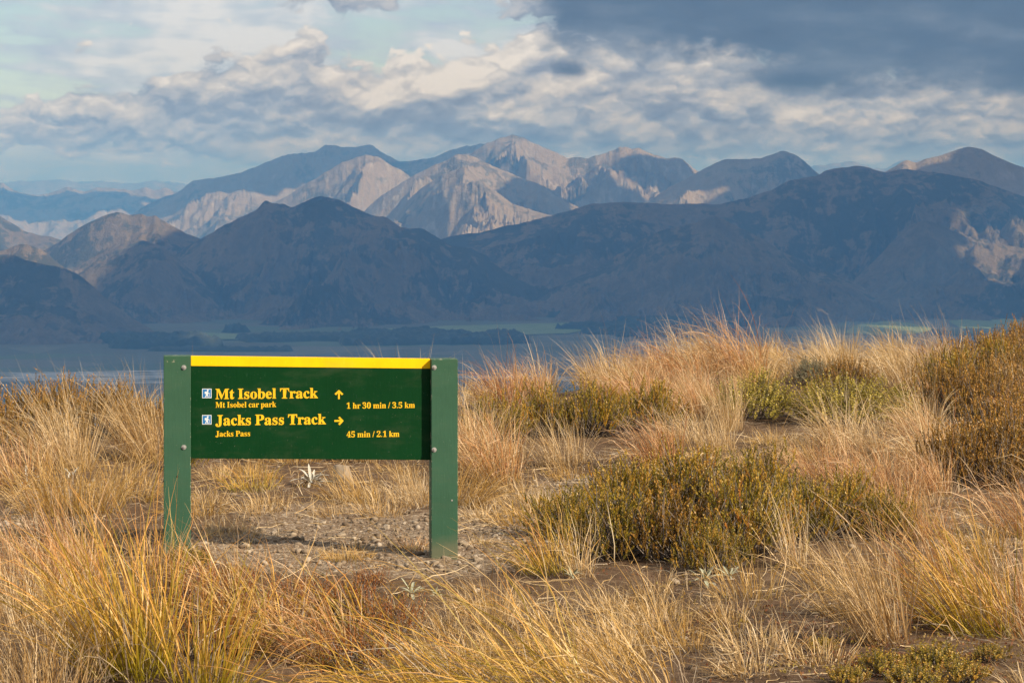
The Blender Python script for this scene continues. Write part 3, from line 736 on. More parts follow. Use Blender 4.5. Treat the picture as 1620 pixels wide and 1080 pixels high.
M_DEAD = blade_mat('dead_grey_blades', [(0.0, (0.17, 0.115, 0.065)), (0.4, (0.32, 0.24, 0.16)), (0.8, (0.47, 0.39, 0.29)), (1.0, (0.25, 0.16, 0.09))], trans=0.2)

def blades(n, R, L, Lvar=0.25, wind=(-0.35, 0.0), spread=0.7, droop=0.8, w=0.0016, seg=6, seed=0, wig=0.45, inner=0.0, wvar=0.3, ry=None, bases=None, lie=0.0):
    r = np.random.default_rng(seed)
    rb = np.sqrt(r.uniform(inner, 1, n)); an = r.uniform(0, 2 * np.pi, n)
    bx_ = rb * np.cos(an) * R; by_ = rb * np.sin(an) * (ry if ry else R)
    if bases is not None: bx_, by_ = bases[:, 0], bases[:, 1]
    k = spread * (0.15 + 0.85 * rb) * r.uniform(0.3, 1.15, n)
    hx = np.cos(an) * k + r.normal(0, 0.24, n) + wind[0] * r.uniform(0.35, 1.25, n)
    hy = np.sin(an) * k + r.normal(0, 0.24, n) + wind[1] * r.uniform(0.35, 1.25, n)
    th0 = np.clip(np.hypot(hx, hy) * 0.62, 0, 1.45) * (1 - lie) + lie * r.uniform(1.2, 1.55, n); ph0 = np.arctan2(hy, hx)
    kap = droop * np.clip(r.normal(1, 0.6, n), 0.0, 2.8) * (0.45 + 0.55 * np.clip(np.hypot(hx, hy), 0, 1.3))
    ln = L * np.clip(r.normal(1, Lvar, n), 0.3, 1.6)
    # the wind swings the limp end round
    wph = math.atan2(wind[1], wind[0]) if abs(wind[0]) + abs(wind[1]) > 1e-6 else 0
    dph = (wph - ph0 + np.pi) % (2 * np.pi) - np.pi
    swing = np.clip(np.hypot(*wind), 0, 1) * 0.7
    t = np.linspace(0, 1, seg + 1)
    tm = (t[1:] + t[:-1]) / 2
    th = th0[:, None] + 1.3 * kap[:, None] * tm[None] ** 2.0
    kink = (r.uniform(0, 1, n) < 0.16)[:, None] * (tm[None] > r.uniform(0.35, 0.8, (n, 1))) * r.uniform(0.5, 1.6, (n, 1))
    th = np.minimum(th + kink, 2.7)
    ph = ph0[:, None] + (dph * swing)[:, None] * tm[None] ** 1.3 + r.normal(0, wig, n)[:, None] * tm[None] + r.normal(0, wig * 0.4, (n, seg))
    st_ = (ln / seg)[:, None]
    dxs = np.sin(th) * np.cos(ph) * st_; dys = np.sin(th) * np.sin(ph) * st_; dzs = np.cos(th) * st_
    z0 = np.full((n, 1), -0.02)
    X = np.concatenate([bx_[:, None], bx_[:, None] + np.cumsum(dxs, 1)], 1)
    Y = np.concatenate([by_[:, None], by_[:, None] + np.cumsum(dys, 1)], 1)
    Z = np.concatenate([z0, z0 + np.cumsum(dzs, 1)], 1)
    Z = np.maximum(Z, 0.006 * r.uniform(0.3, 4, (n, 1)) - 0.02 * (t[None] < 0.05))
    if bases is not None: Z = Z + bases[:, 2:3]
    ww = w * r.uniform(1 - wvar, 1 + wvar, n)[:, None] * (1 - t[None] ** 2.2 * 0.94) * (0.75 + 0.25 * np.clip(t[None] * 6, 0, 1))
    roll = r.uniform(-1.2, 1.2, n)[:, None] + r.normal(0, 0.5, n)[:, None] * t[None]
    phv = np.concatenate([ph[:, :1], ph], 1); thv = np.concatenate([th[:, :1], th], 1)
    sx = -np.sin(phv) * np.cos(roll) + np.cos(phv) * np.cos(thv) * np.sin(roll)
    sy = np.cos(phv) * np.cos(roll) + np.sin(phv) * np.cos(thv) * np.sin(roll)
    sz = -np.sin(thv) * np.sin(roll)
    P = np.stack([X, Y, Z], -1); Sd = np.stack([sx, sy, sz], -1) * ww[..., None]
    V = np.stack([P - Sd, P + Sd], 2).reshape(-1, 3)
    i = (np.arange(n)[:, None] * (seg + 1) + np.arange(seg)[None]) * 2
    Fc = np.stack([i, i + 1, i + 3, i + 2], -1).reshape(-1, 4)
    u = r.uniform(0, 1, n)
    UV = np.stack(np.broadcast_arrays(u[:, None, None], t[None, :, None] + np.zeros((1, 1, 2))), -1).reshape(-1, 2)
    return V, Fc, UV
def join(parts):
    V, Fc, UV = [], [], []; o = 0
    for v, f, u in parts:
        V.append(v); Fc.append(f + o); UV.append(u); o += len(v)
    return np.concatenate(V), np.concatenate(Fc), np.concatenate(UV)

def tussock_meshes(kind, seed, n=420, R=0.10, L=0.55, wind=(-0.35, 0.0), spread=0.7, droop=0.8, w=0.0015, seg=6, dead=0.25, stalks=0.05, ry=None, Lvar=0.25):
    """live leaves, dead skirt: two meshes"""
    nl = int(n * (1 - dead))
    pl = [blades(nl, R, L, Lvar, wind, spread, droop, w, seg, seed, ry=ry)]
    if stalks > 0: pl.append(blades(int(n * stalks) + 1, R * 0.6, L * 1.3, 0.15, wind, spread * 0.55, droop * 0.75, w * 0.7, seg, seed + 1, ry=ry))
    a = make_mesh('blades', *join(pl))
    b = make_mesh('dead_skirt', *blades(max(20, int(n * dead)), R * 1.15, L * 0.62, 0.35, (wind[0] * 0.6, wind[1] * 0.6), spread * 1.25, droop * 1.35, w * 0.9, max(4, seg - 2), seed + 2, ry=ry))
    a.materials.append(kind); b.materials.append(M_DEAD if dead < 0.45 else M_STRAW)
    return a, b
TUSS = 'tussock grass clumps on the pass'
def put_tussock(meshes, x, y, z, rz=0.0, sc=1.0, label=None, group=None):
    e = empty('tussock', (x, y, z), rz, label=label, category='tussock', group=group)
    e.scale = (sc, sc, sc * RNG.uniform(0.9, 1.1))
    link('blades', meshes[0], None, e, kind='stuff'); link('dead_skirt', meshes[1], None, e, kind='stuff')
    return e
LAND = [(278, 880, 'the left post'), (701, 885, 'the right post'), (540, 756, 'the largest rock under the board'), (110, 812, 'the golden mound left of the sign'), (1175, 612, 'the tallest skyline tussock'),
        (1085, 618, 'the curling reddish skyline tussock'), (1287, 610, 'the grey-green skyline shrub'), (1350, 664, 'the wide round-leaved shrub'), (1200, 660, 'the smaller round-leaved shrub'),
        (785, 700, 'the small dark heath by the right post'), (905, 690, 'the dark olive pair'), (1030, 680, 'the bush right of the dark pair'), (900, 850, "the big olive bush's left end"), (1110, 800, 'the back of the big olive bush'),
        (1345, 835, "the big olive bush's right end"), (1540, 765, 'the brown heath at the right edge'), (1500, 640, "the brown thicket's left end"), (1600, 590, 'the top of the brown thicket'), (1402, 1018, 'the leaning straw tussock'),
        (1555, 1005, 'the green tussock at lower right'), (775, 990, 'the lone tuft before the right post'), (860, 1090, 'the wind-combed bottom tussock'), (205, 1068, 'the tall green-footed tussock'), (1460, 706, 'the rounded pale rock'),
        (960, 622, 'the fanning pale skyline tussock'), (1490, 612, 'the tall tussock beside the thicket'), (770, 625, 'the rusty skyline bush'), (185, 690, 'the rusty bush by the left post'), (35, 705, 'the dark rusty bush at left'), (455, 1020, 'the sparse green clump'), (40, 1090, 'the pale bottom-left clump'), (1430, 1060, 'the bottom right shrublets')]
LAND = [(*at(a, b_)[:2], c_) for a, b_, c_ in LAND]
USED = {}
def landmark_label(noun, x, y, sc=1.0):
    size = 'small ' if sc < 0.95 else ('large ' if sc > 1.12 else '')
    best = sorted(LAND, key=lambda q: (q[0] - x) ** 2 + ((q[1] - y) / K) ** 2)[:7]
    cand = []
    for q in best[:5]:
        dx_, dy_ = x - q[0], (y - q[1]) / K
        side = ('right of ' if dx_ > 0 else 'left of '); depth = ('behind ' if dy_ > 0 else 'in front of ')
        rel = side if abs(dx_) > 2 * abs(dy_) else (depth if abs(dy_) > 2 * abs(dx_) else depth + 'and ' + side)
        near = 'just ' if math.hypot(dx_, dy_) < 0.45 else ''
        cand.append(size + noun + ' ' + near + rel + q[2])
    for i in range(4):
        cand.append(size + noun + ' between ' + best[i][2] + ' and ' + best[i + 1][2])
    for c_ in cand:
        if c_ not in USED and len(c_.split()) <= 16:
            USED[c_] = 1; return c_
    for w_ in ('second ', 'third ', 'fourth ', 'fifth ', 'sixth '):
        for c_ in cand:
            if w_ + c_ not in USED and len(c_.split()) <= 14: USED[w_ + c_] = 1; return w_ + c_
    return cand[0]
OCC = []                                   # x, y, r of what already stands
def hero(px, py, kind, label, seed, rz=0.0, **k):
    k['L'] *= 0.66 if py < 722 else (0.76 if py < 860 else 0.86); k['n'] = int(k['n'] * (0.62 if py < 860 else 0.60))
    x, y, z = at(px, py)
    put_tussock(tussock_meshes(kind, seed, **k), x, y, z, rz, 1.0, label)
    OCC.append((x, y, k.get('R', 0.1) * 1.5 + 0.08))

# ---- foreground, left to right
hero(205, 1068, M_GREEN, 'tallest green-footed tussock fanning up in the bottom left foreground', 1, n=520, R=0.13, L=0.68, wind=(-0.42, 0.05), spread=0.62, droop=0.55, w=0.0023, seg=7, dead=0.18, stalks=0.06)
hero(330, 1092, M_GREEN, 'green and orange bladed tussock at the bottom edge below the left post', 2, n=260, R=0.11, L=0.48, wind=(0.15, 0.05), spread=0.95, droop=0.5, w=0.0021, seg=7, dead=0.2, stalks=0.03)
hero(40, 1095, M_STRAW, 'dense pale fine tussock in the bottom left corner', 3, n=900, R=0.22, L=0.36, wind=(-0.25, 0.0), spread=0.8, droop=0.7, w=0.0013, dead=0.3)
hero(15, 985, M_STRAW, 'pale bushy tussock at the left edge above the corner clump', 4, n=700, R=0.20, L=0.40, wind=(-0.2, 0.0), spread=0.8, droop=0.6, w=0.0013, dead=0.25)
hero(100, 965, M_RED, 'upright reddish tussock behind the green-footed one at far left', 5, n=420, R=0.13, L=0.52, wind=(-0.2, 0.0), spread=0.6, droop=0.4, w=0.0014, dead=0.25)
hero(455, 1020, M_GREEN, 'sparse broad-bladed green clump in front of the sign', 6, n=80, R=0.05, L=0.36, wind=(-0.25, 0.0), spread=1.6, droop=0.35, w=0.0032, seg=7, dead=0.2, stalks=0)
hero(560, 1000, M_GREEN, 'wispy golden clump arching left in front of the sign', 7, n=90, R=0.07, L=0.40, wind=(-0.9, 0.0), spread=0.8, droop=0.7, w=0.0024, seg=7, dead=0.2, stalks=0)
hero(860, 1135, M_GREEN, 'large wind-combed green and gold tussock sweeping left along the bottom edge', 8, n=640, R=0.22, L=0.66, wind=(-1.9, 0.1), spread=0.55, droop=0.8, w=0.0019, seg=8, dead=0.2, stalks=0.03)
hero(1000, 1125, M_GOLD, 'golden tussock sweeping left beside the wind-combed one at the bottom', 9, n=560, R=0.20, L=0.54, wind=(-1.7, 0.1), spread=0.75, droop=0.85, w=0.0016, seg=7, dead=0.3)
hero(660, 1130, M_GREEN, 'trailing green and orange tussock at the bottom left of the wind-combed one', 10, n=400, R=0.16, L=0.52, wind=(-1.7, 0.1), spread=0.7, droop=0.8, w=0.0019, seg=7, dead=0.25, stalks=0.03)
hero(775, 990, M_STRAW, 'short pale tuft standing on its own in front of the right post', 11, n=260, R=0.10, L=0.27, wind=(-0.2, 0.0), spread=0.9, droop=0.6, w=0.0014, dead=0.3)
hero(700, 1000, M_STRAW, 'low pale tuft left of the lone tuft before the right post', 12, n=180, R=0.09, L=0.18, wind=(-0.4, 0.0), spread=1.0, droop=0.7, w=0.0013)
hero(860, 985, M_STRAW, 'low pale tuft right of the lone tuft before the right post', 13, n=190, R=0.11, L=0.16, wind=(-0.3, 0.0), spread=1.1, droop=0.8, w=0.0013)
hero(1402, 1018, M_STRAW, 'tall straw-coloured tussock leaning left in the right foreground', 14, n=430, R=0.085, L=0.50, wind=(-0.62, 0.0), spread=0.35, droop=0.30, w=0.0014, seg=7, dead=0.25, stalks=0.08)
hero(1555, 1005, M_GREEN, 'green and red tussock leaning left near the lower right edge', 15, n=420, R=0.13, L=0.56, wind=(-0.85, 0.0), spread=0.6, droop=0.35, w=0.0018, seg=7, dead=0.2, stalks=0.08)
hero(1490, 985, M_RED, 'reddish tussock between the straw one and the green one at lower right', 16, n=300, R=0.11, L=0.50, wind=(-0.85, 0.0), spread=0.5, droop=0.4, w=0.0015, seg=7, dead=0.25)
hero(1640, 1010, M_RED, 'reddish tussock cut by the right edge beside the green one', 17, n=320, R=0.13, L=0.42, wind=(-0.3, 0.0), spread=0.8, droop=0.5, w=0.0015, dead=0.25)
hero(918, 912, M_STRAW, 'thin upright straw tuft at the left foot of the big olive bush', 18, n=150, R=0.05, L=0.28, wind=(-0.12, 0.0), spread=0.45, droop=0.25, w=0.0015, dead=0.3)
hero(870, 905, M_GREEN, 'dark green grassy clump in the shade at the left end of the olive bush', 19, n=260, R=0.12, L=0.28, wind=(-0.5, 0.0), spread=0.9, droop=0.7, w=0.0016, dead=0.15)
hero(1258, 900, M_STRAW, 'upright straw tuft in front of the middle of the olive bush', 20, n=190, R=0.055, L=0.32, wind=(-0.25, 0.0), spread=0.4, droop=0.3, w=0.0014, dead=0.3)
hero(1180, 945, M_GOLD, 'spreading golden tuft on the dark soil before the olive bush', 21, n=230, R=0.13, L=0.22, wind=(-0.35, 0.0), spread=1.1, droop=0.7, w=0.0014)
hero(1330, 935, M_GOLD, 'loose golden tuft behind the tall leaning straw tussock', 22, n=260, R=0.14, L=0.27, wind=(-0.5, 0.0), spread=1.0, droop=0.8, w=0.0014)
hero(1030, 945, M_STRAW, 'small straw tuft between the path and the olive bush', 23, n=150, R=0.09, L=0.16, wind=(-0.3, 0.0), spread=1.1, droop=0.8, w=0.0013)
hero(1160, 1005, M_GOLD, 'thin dry tuft alone on the bare dark soil', 24, n=90, R=0.07, L=0.15, wind=(-0.3, 0.0), spread=1.0, droop=0.6, w=0.0013)
hero(395, 1030, M_GOLD, 'orange-gold tussock arching over the rusty sprigs below the left post', 25, n=330, R=0.09, L=0.44, wind=(-0.7, 0.0), spread=0.7, droop=1.3, w=0.0020, seg=8)
hero(520, 1050, M_RED, 'reddish-gold tussock arching left over the rusty sprigs in front of the sign', 26, n=330, R=0.10, L=0.46, wind=(-0.9, 0.0), spread=0.7, droop=1.4, w=0.0019, seg=8)
hero(345, 965, M_RED, 'rust-tipped tussock leaning left just below the left post', 27, n=220, R=0.08, L=0.36, wind=(-0.6, 0.0), spread=0.7, droop=0.9, w=0.0017, seg=7)
# ---- beside and behind the sign
hero(110, 812, M_GOLD, 'big drooping golden tussock mound left of the sign', 30, n=1000, R=0.24, L=0.46, wind=(-0.1, -0.25), spread=1.0, droop=1.05, w=0.0015, dead=0.3)
hero(205, 790, M_GOLD, 'drooping golden tussock between the mound and the left post', 31, n=520, R=0.15, L=0.34, wind=(0.15, -0.2), spread=1.0, droop=1.0, w=0.0015, dead=0.3)
hero(110, 745, M_STRAW, 'tall pale tussock standing behind the drooping golden mound', 32, n=760, R=0.15, L=0.66, wind=(-0.45, 0.0), spread=0.75, droop=0.8, w=0.0015, dead=0.2, stalks=0.1)
hero(235, 728, M_STRAW, 'tall pale tussock touching the left post', 33, n=700, R=0.14, L=0.62, wind=(-0.55, 0.0), spread=0.65, droop=0.6, w=0.0015, dead=0.2, stalks=0.1)
hero(30, 770, M_RED, 'reddish tussock at the left edge beside the golden mound', 34, n=480, R=0.16, L=0.46, wind=(-0.3, 0.0), spread=0.7, droop=0.7, w=0.0015, dead=0.25)
hero(738, 800, M_GOLD, 'golden tussock bending right beside the right post', 35, n=380, R=0.09, L=0.40, wind=(0.85, -0.15), spread=0.55, droop=0.65, w=0.0016, dead=0.25)
hero(745, 740, M_STRAW, 'tall straw tussock behind the right post', 36, n=520, R=0.15, L=0.50, wind=(-0.1, 0.0), spread=0.65, droop=0.5, w=0.0015)
hero(660, 800, M_STRAW, 'pale leaning tuft seen under the right end of the board', 37, n=330, R=0.12, L=0.28, wind=(-0.55, 0.0), spread=0.8, droop=0.5, w=0.0014)
hero(560, 795, M_GOLD, 'golden leaning clump seen under the middle of the board', 38, n=380, R=0.14, L=0.28, wind=(-0.6, 0.0), spread=0.9, droop=0.7, w=0.0014)
hero(395, 775, M_GREEN, 'low greenish clump seen under the left half of the board', 39, n=330, R=0.15, L=0.20, wind=(-0.2, 0.0), spread=1.1, droop=0.8, w=0.0014)
hero(350, 845, M_STRAW, 'flat grey-gold tuft in the shade of the board', 40, n=340, R=0.17, L=0.16, wind=(-0.3, 0.0), spread=1.2, droop=0.9, w=0.0013, dead=0.4)
hero(550, 885, M_GOLD, 'small round grass cushion on the gravel between the posts', 41, n=420, R=0.10, L=0.09, wind=(-0.1, 0.0), spread=1.2, droop=0.7, w=0.0012)
hero(650, 870, M_RED, 'small tuft at the left foot of the right post', 42, n=240, R=0.08, L=0.11, wind=(-0.2, 0.0), spread=1.2, droop=0.7, w=0.0013)
hero(765, 862, M_STRAW, 'small pale tuft on the gravel right of the right post', 43, n=170, R=0.08, L=0.10, wind=(0.2, 0.0), spread=1.1, droop=0.8, w=0.0013)
hero(250, 905, M_RED, 'reddish tuft in front of the left post', 44, n=240, R=0.09, L=0.24, wind=(0.1, 0.0), spread=0.8, droop=0.5, w=0.0014)
# ---- right middle ground
hero(1395, 815, M_RED, 'fine reddish tussock at the right end of the olive bush', 50, n=820, R=0.19, L=0.38, wind=(-0.35, 0.0), spread=1.0, droop=0.65, w=0.0013, dead=0.25)
hero(1450, 850, M_RED, 'low reddish tussock arching over the stony path', 51, n=460, R=0.14, L=0.30, wind=(-0.3, 0.0), spread=1.1, droop=0.8, w=0.0013)
hero(1625, 850, M_RED, 'red-gold tussock arching in from the right edge', 52, n=420, R=0.14, L=0.46, wind=(-0.8, 0.0), spread=0.7, droop=0.9, w=0.0016, seg=7)
hero(1140, 715, M_STRAW, 'bleached upright tuft behind the olive bush', 53, n=360, R=0.09, L=0.34, wind=(-0.25, 0.0), spread=0.5, droop=0.4, w=0.0014)
hero(1150, 680, M_STRAW, 'tall straw tussock just left of the smaller round-leaved shrub', 54, n=520, R=0.11, L=0.58, wind=(-0.25, 0.0), spread=0.45, droop=0.45, w=0.0014, stalks=0.1)
hero(1310, 760, M_RED, 'spreading rusty straw tussock behind the right half of the olive bush', 55, n=720, R=0.18, L=0.36, wind=(-0.45, 0.0), spread=0.9, droop=0.6, w=0.0013)
hero(1080, 700, M_STRAW, 'arching straw tussock behind the middle of the olive bush', 56, n=520, R=0.14, L=0.42, wind=(-0.5, 0.0), spread=0.8, droop=0.9, w=0.0015)
hero(810, 735, M_STRAW, 'bleached tuft at the foot of the small dark heath', 57, n=330, R=0.11, L=0.26, wind=(-0.2, 0.0), spread=0.8, droop=0.5, w=0.0014)
hero(890, 735, M_STRAW, 'bleached tussock in front of the dark middle heath', 58, n=460, R=0.13, L=0.36, wind=(-0.35, 0.0), spread=0.7, droop=0.5, w=0.0014)
hero(1175, 612, M_RED, 'tallest tussock on the skyline with tips curling left', 60, n=720, R=0.20, L=0.92, wind=(-0.55, 0.0), spread=0.45, droop=2.3, w=0.0022, seg=9, stalks=0.12)
hero(1085, 618, M_RED, 'big curling reddish tussock left of the tallest one', 61, n=680, R=0.20, L=0.74, wind=(-0.6, 0.0), spread=0.6, droop=2.3, w=0.0020, seg=9, stalks=0.1)
hero(960, 622, M_STRAW, 'tall pale skyline tussock fanning left against the valley', 62, n=560, R=0.17, L=0.66, wind=(-0.40, 0.0), spread=0.6, droop=0.5, w=0.0019, seg=7, stalks=0.1)
hero(1490, 612, M_STRAW, 'tall pale skyline tussock beside the brown heath on the right', 63, n=560, R=0.18, L=0.72, wind=(-0.55, 0.0), spread=0.6, droop=0.8, w=0.0020, seg=7, stalks=0.1)
hero(1430, 615, M_STRAW, 'pale skyline tussock left of the tall one by the brown heath', 64, n=520, R=0.18, L=0.56, wind=(-0.55, 0.0), spread=0.6, droop=0.7, w=0.0019, seg=7)

hero(1040, 605, M_RED, 'curling reddish tussock at the left end of the skyline clump', 65, n=520, R=0.16, L=0.70, wind=(-0.7, 0.0), spread=0.6, droop=2.4, w=0.0020, seg=9, stalks=0.1)
hero(1135, 600, M_STRAW, 'curling straw tussock between the two big reddish skyline tussocks', 66, n=520, R=0.16, L=0.80, wind=(-0.7, 0.0), spread=0.5, droop=2.4, w=0.0020, seg=9, stalks=0.1)
hero(1250, 600, M_STRAW, 'curling straw tussock behind the grey-green skyline shrub', 67, n=480, R=0.16, L=0.66, wind=(-0.7, 0.0), spread=0.6, droop=2.2, w=0.0019, seg=9, stalks=0.1)
hero(1395, 600, M_STRAW, 'curling pale tussock in the skyline dip before the thicket', 68, n=480, R=0.16, L=0.60, wind=(-0.8, 0.0), spread=0.6, droop=2.2, w=0.0019, seg=9, stalks=0.1)

# ---- heath and shrubs
def leaf_mat(name, tones, trans=0.25, tip=None):
    return blade_mat(name, tones, None, 0.3, tip, trans, 0.15)
OLIVE = [(0.0, (0.10, 0.09, 0.012)), (0.28, (0.23, 0.185, 0.017)), (0.58, (0.40, 0.285, 0.023)), (0.85, (0.55, 0.31, 0.033)), (1.0, (0.52, 0.18, 0.03))]
BROWN = [(0.0, (0.12, 0.07, 0.014)), (0.3, (0.23, 0.125, 0.02)), (0.6, (0.32, 0.18, 0.028)), (0.85, (0.36, 0.24, 0.04)), (1.0, (0.38, 0.13, 0.028))]
RUST = [(0.0, (0.16, 0.055, 0.02)), (0.4, (0.32, 0.105, 0.026)), (0.75, (0.42, 0.17, 0.04)), (1.0, (0.32, 0.22, 0.045))]
LEAFY = [(0.0, (0.14, 0.12, 0.02)), (0.4, (0.30, 0.245, 0.028)), (0.8, (0.48, 0.37, 0.055)), (1.0, (0.64, 0.48, 0.12))]
GREYG = [(0.0, (0.14, 0.145, 0.085)), (0.5, (0.22, 0.215, 0.13)), (1.0, (0.32, 0.29, 0.17))]
M_OLIVE = leaf_mat('olive_needles', OLIVE, tip=(0.46, 0.28, 0.05)); M_BROWN = leaf_mat('brown_needles', BROWN, tip=(0.48, 0.24, 0.05)); M_RUST = leaf_mat('rust_needles', RUST)
M_LEAFY = leaf_mat('small_green_leaves', LEAFY); M_GREYG = leaf_mat('grey_green_leaves', GREYG)
m, nt, b = new_mat('grey_twig'); M_TWIG = m
setc(nt, b.inputs['Base Color'], noise(coord(nt, 'Object'), 40, 4).ramp([(0.3, (0.10, 0.075, 0.055)), (0.6, (0.24, 0.20, 0.165)), (0.8, (0.38, 0.34, 0.30))])); b.inputs['Roughness'].default_value = 0.9

def norm(a): return a / np.maximum(np.linalg.norm(a, axis=-1, keepdims=True), 1e-9)
def shrub_meshes(seed, mat, rx=0.30, ry=0.30, h=0.36, ns=420, m=24, sl=0.13, leaf=0.012, lw=0.0024, up=0.75, twigs=70, open_=0.45, ang=0.55):
    r = np.random.default_rng(seed)
    an = r.uniform(0, 2 * np.pi, ns); cz = r.uniform(0.0, 1, ns) ** 0.8
    rad = np.sqrt(1 - cz ** 2) * r.uniform(1 - open_, 1.0, ns)
    lump = 0.84 + 0.26 * np.sin(an * 3 + seed) * np.cos(cz * 5 + seed * 2) + 0.13 * r.normal(0, 1, ns)
    P0 = np.stack([np.cos(an) * rad * rx * lump, np.sin(an) * rad * ry * lump, cz * h * lump * r.uniform(0.6, 1.0, ns) * 0.85 + 0.01], -1)
    out = np.stack([np.cos(an) * rad, np.sin(an) * rad, cz * 0.6 + 0.15], -1)
    D0 = norm(norm(out) * (1 - up) + np.array([0, 0, up]) + r.normal(0, 0.20, (ns, 3)))
    ln = sl * r.uniform(0.55, 1.25, ns)
    t = (np.arange(m) + 0.5) / m
    tt = t[None] * np.ones((ns, 1))
    bend = r.normal(0, 0.12, (ns, 1, 3)) * (tt[..., None] ** 2) * ln[:, None, None]
    C = P0[:, None] + D0[:, None] * (tt * ln[:, None])[..., None] + bend
    a = norm(np.cross(D0, np.array([0.3, 0.5, 0.2]))); b_ = np.cross(D0, a)
    phi = np.arange(m)[None] * 2.399 + r.uniform(0, 6.28, (ns, 1))
    rd = a[:, None] * np.cos(phi)[..., None] + b_[:, None] * np.sin(phi)[..., None]
    dv = norm(D0[:, None] * math.cos(ang) + rd * math.sin(ang) + r.normal(0, 0.12, (ns, m, 3)))
    sd = norm(np.cross(dv, D0[:, None] + 1e-3))
    ll = leaf * (1.1 - 0.45 * tt) * r.uniform(0.7, 1.2, (ns, m))
    w = (lw * r.uniform(0.8, 1.2, (ns, m)))[..., None]
    b0 = C; b1 = C + dv * (ll * 0.5)[..., None] + sd * w; b2 = C + dv * ll[..., None]; b3 = C + dv * (ll * 0.5)[..., None] - sd * w
    V = np.stack([b0, b1, b2, b3], 2).reshape(-1, 3)
    Fc = np.arange(len(V)).reshape(-1, 4)
    u = np.clip(r.uniform(0, 1, ns)[:, None] + r.normal(0, 0.08, (ns, m)), 0, 1)
    UV = np.repeat(np.stack([u, tt], -1).reshape(-1, 2), 4, axis=0)
    fo = make_mesh('foliage', V, Fc, UV); fo.materials.append(mat)
    # branches: three-sided sticks from the root out to the sprigs, and the sprig stems
    pick = r.choice(ns, min(twigs, ns), replace=False)
    A = np.stack([P0[pick, 0] * 0.15, P0[pick, 1] * 0.15, np.full(len(pick), -0.02)], -1)
    M_ = A * 0.45 + P0[pick] * 0.55 + r.normal(0, 0.03, (len(pick), 3)); M_[:, 2] *= 0.8
    B = P0[pick] + D0[pick] * (ln[pick] * r.uniform(0.2, 1.1, len(pick)))[:, None]
    def stick(A, B, ra, rb):
        d = norm(B - A); a = norm(np.cross(d, np.array([0.2, 0.9, 0.31]))); c = np.cross(d, a)
        q = []
        for X, rr in ((A, ra), (B, rb)):
            for k in range(3):
                q.append(X + (a * math.cos(k * 2.094) + c * math.sin(k * 2.094)) * rr)
        V = np.stack(q, 1); n = len(A); o = np.arange(n)[:, None, None] * 6
        f = np.array([[0, 1, 4, 3], [1, 2, 5, 4], [2, 0, 3, 5]])[None] + o
        return V.reshape(-1, 3), f.reshape(-1, 4), np.zeros((n * 6, 2))
    bm_ = make_mesh('branches', *join([stick(A, M_, 0.0045, 0.003), stick(M_, B, 0.0028, 0.0012), stick(P0, P0 + D0 * ln[:, None] * 0.9, 0.0011, 0.0006)]))
    bm_.materials.append(M_TWIG)
    return fo, bm_
def put_shrub(name, meshes, px, py, rz, sc, label, cat='shrub', group=None, r=0.28, scz=1.0, occ=True):
    x, y, z = at(px, py)
    e = empty(name, (x, y, z), rz, label=label, category=cat, group=group)
    e.scale = (sc, sc, sc * scz)
    link('foliage', meshes[0], None, e, kind='stuff'); link('branches', meshes[1], None, e, kind='stuff')
    if occ: OCC.append((x, y, r * sc))
    return e
OL = [shrub_meshes(100 + i, M_OLIVE, 0.30, 0.32, 0.34, 330, 20, 0.115, 0.022, 0.0036, twigs=170, ang=0.34, open_=0.6) for i in range(3)]
OB = [shrub_meshes(160 + i, M_BROWN if i == 1 else M_OLIVE, 0.36, 0.34, 0.26, 300, 20, 0.105, 0.021, 0.0034, up=(0.55, 0.75, 0.6)[i], twigs=170, ang=0.36, open_=0.75) for i in range(3)]
BR = [shrub_meshes(110 + i, M_BROWN, 0.34, 0.36, 0.34, 350, 20, 0.125, 0.021, 0.0034, up=0.85, twigs=110, ang=0.34, open_=0.6) for i in range(2)]
RU = [shrub_meshes(120 + i, M_RUST, 0.20, 0.20, 0.13, 130, 20, 0.10, 0.015, 0.0026, up=0.85, twigs=70, ang=0.36) for i in range(2)]
LF = [shrub_meshes(130 + i, M_LEAFY, 0.30, 0.30, 0.26, 420, 14, 0.09, 0.016, 0.0055, up=0.45, twigs=60, ang=0.9) for i in range(2)]
GG = shrub_meshes(140, M_GREYG, 0.22, 0.22, 0.22, 380, 18, 0.07, 0.012, 0.0028, up=0.5, twigs=40, ang=0.7)
LOW = shrub_meshes(150, M_OLIVE, 0.13, 0.13, 0.08, 170, 14, 0.05, 0.011, 0.0042, up=0.5, twigs=30, ang=0.9)
big = [(1400, 850, 0.62, 'lowest bush at the far right end of the big olive heath'), (1130, 905, 0.6, 'low front bush at the foot of the big olive heath'), (900, 850, 0.85, 'leftmost bush of the big olive heath right of the sign'), (975, 880, 1.0, 'front left bush of the big olive heath'), (1075, 885, 1.05, 'front middle bush of the big olive heath'),
       (1175, 878, 1.0, 'front bush of the big olive heath behind the upright straw tuft'), (990, 815, 1.05, 'back left bush of the big olive heath'), (1090, 805, 1.0, 'back middle bush of the big olive heath'),
       (1195, 815, 0.95, 'back right bush of the big olive heath'), (1270, 850, 0.95, 'right bush of the big olive heath'), (1345, 835, 0.8, 'rightmost bush of the big olive heath beside the reddish tussock')]
for i, (px, py, sc, lb) in enumerate(big):
    put_shrub('heath_bush', (OL[0], OL[1], OB[0], OL[2], OB[1], OL[0], OB[2])[i % 7], px, py, i * 1.3, sc * (1.0, 1.12, 0.92, 1.06)[i % 4], lb, 'bush', 'bushes of the big olive heath', 0.34, (1.0, 0.84, 1.06, 0.92)[(i * 3) % 4])
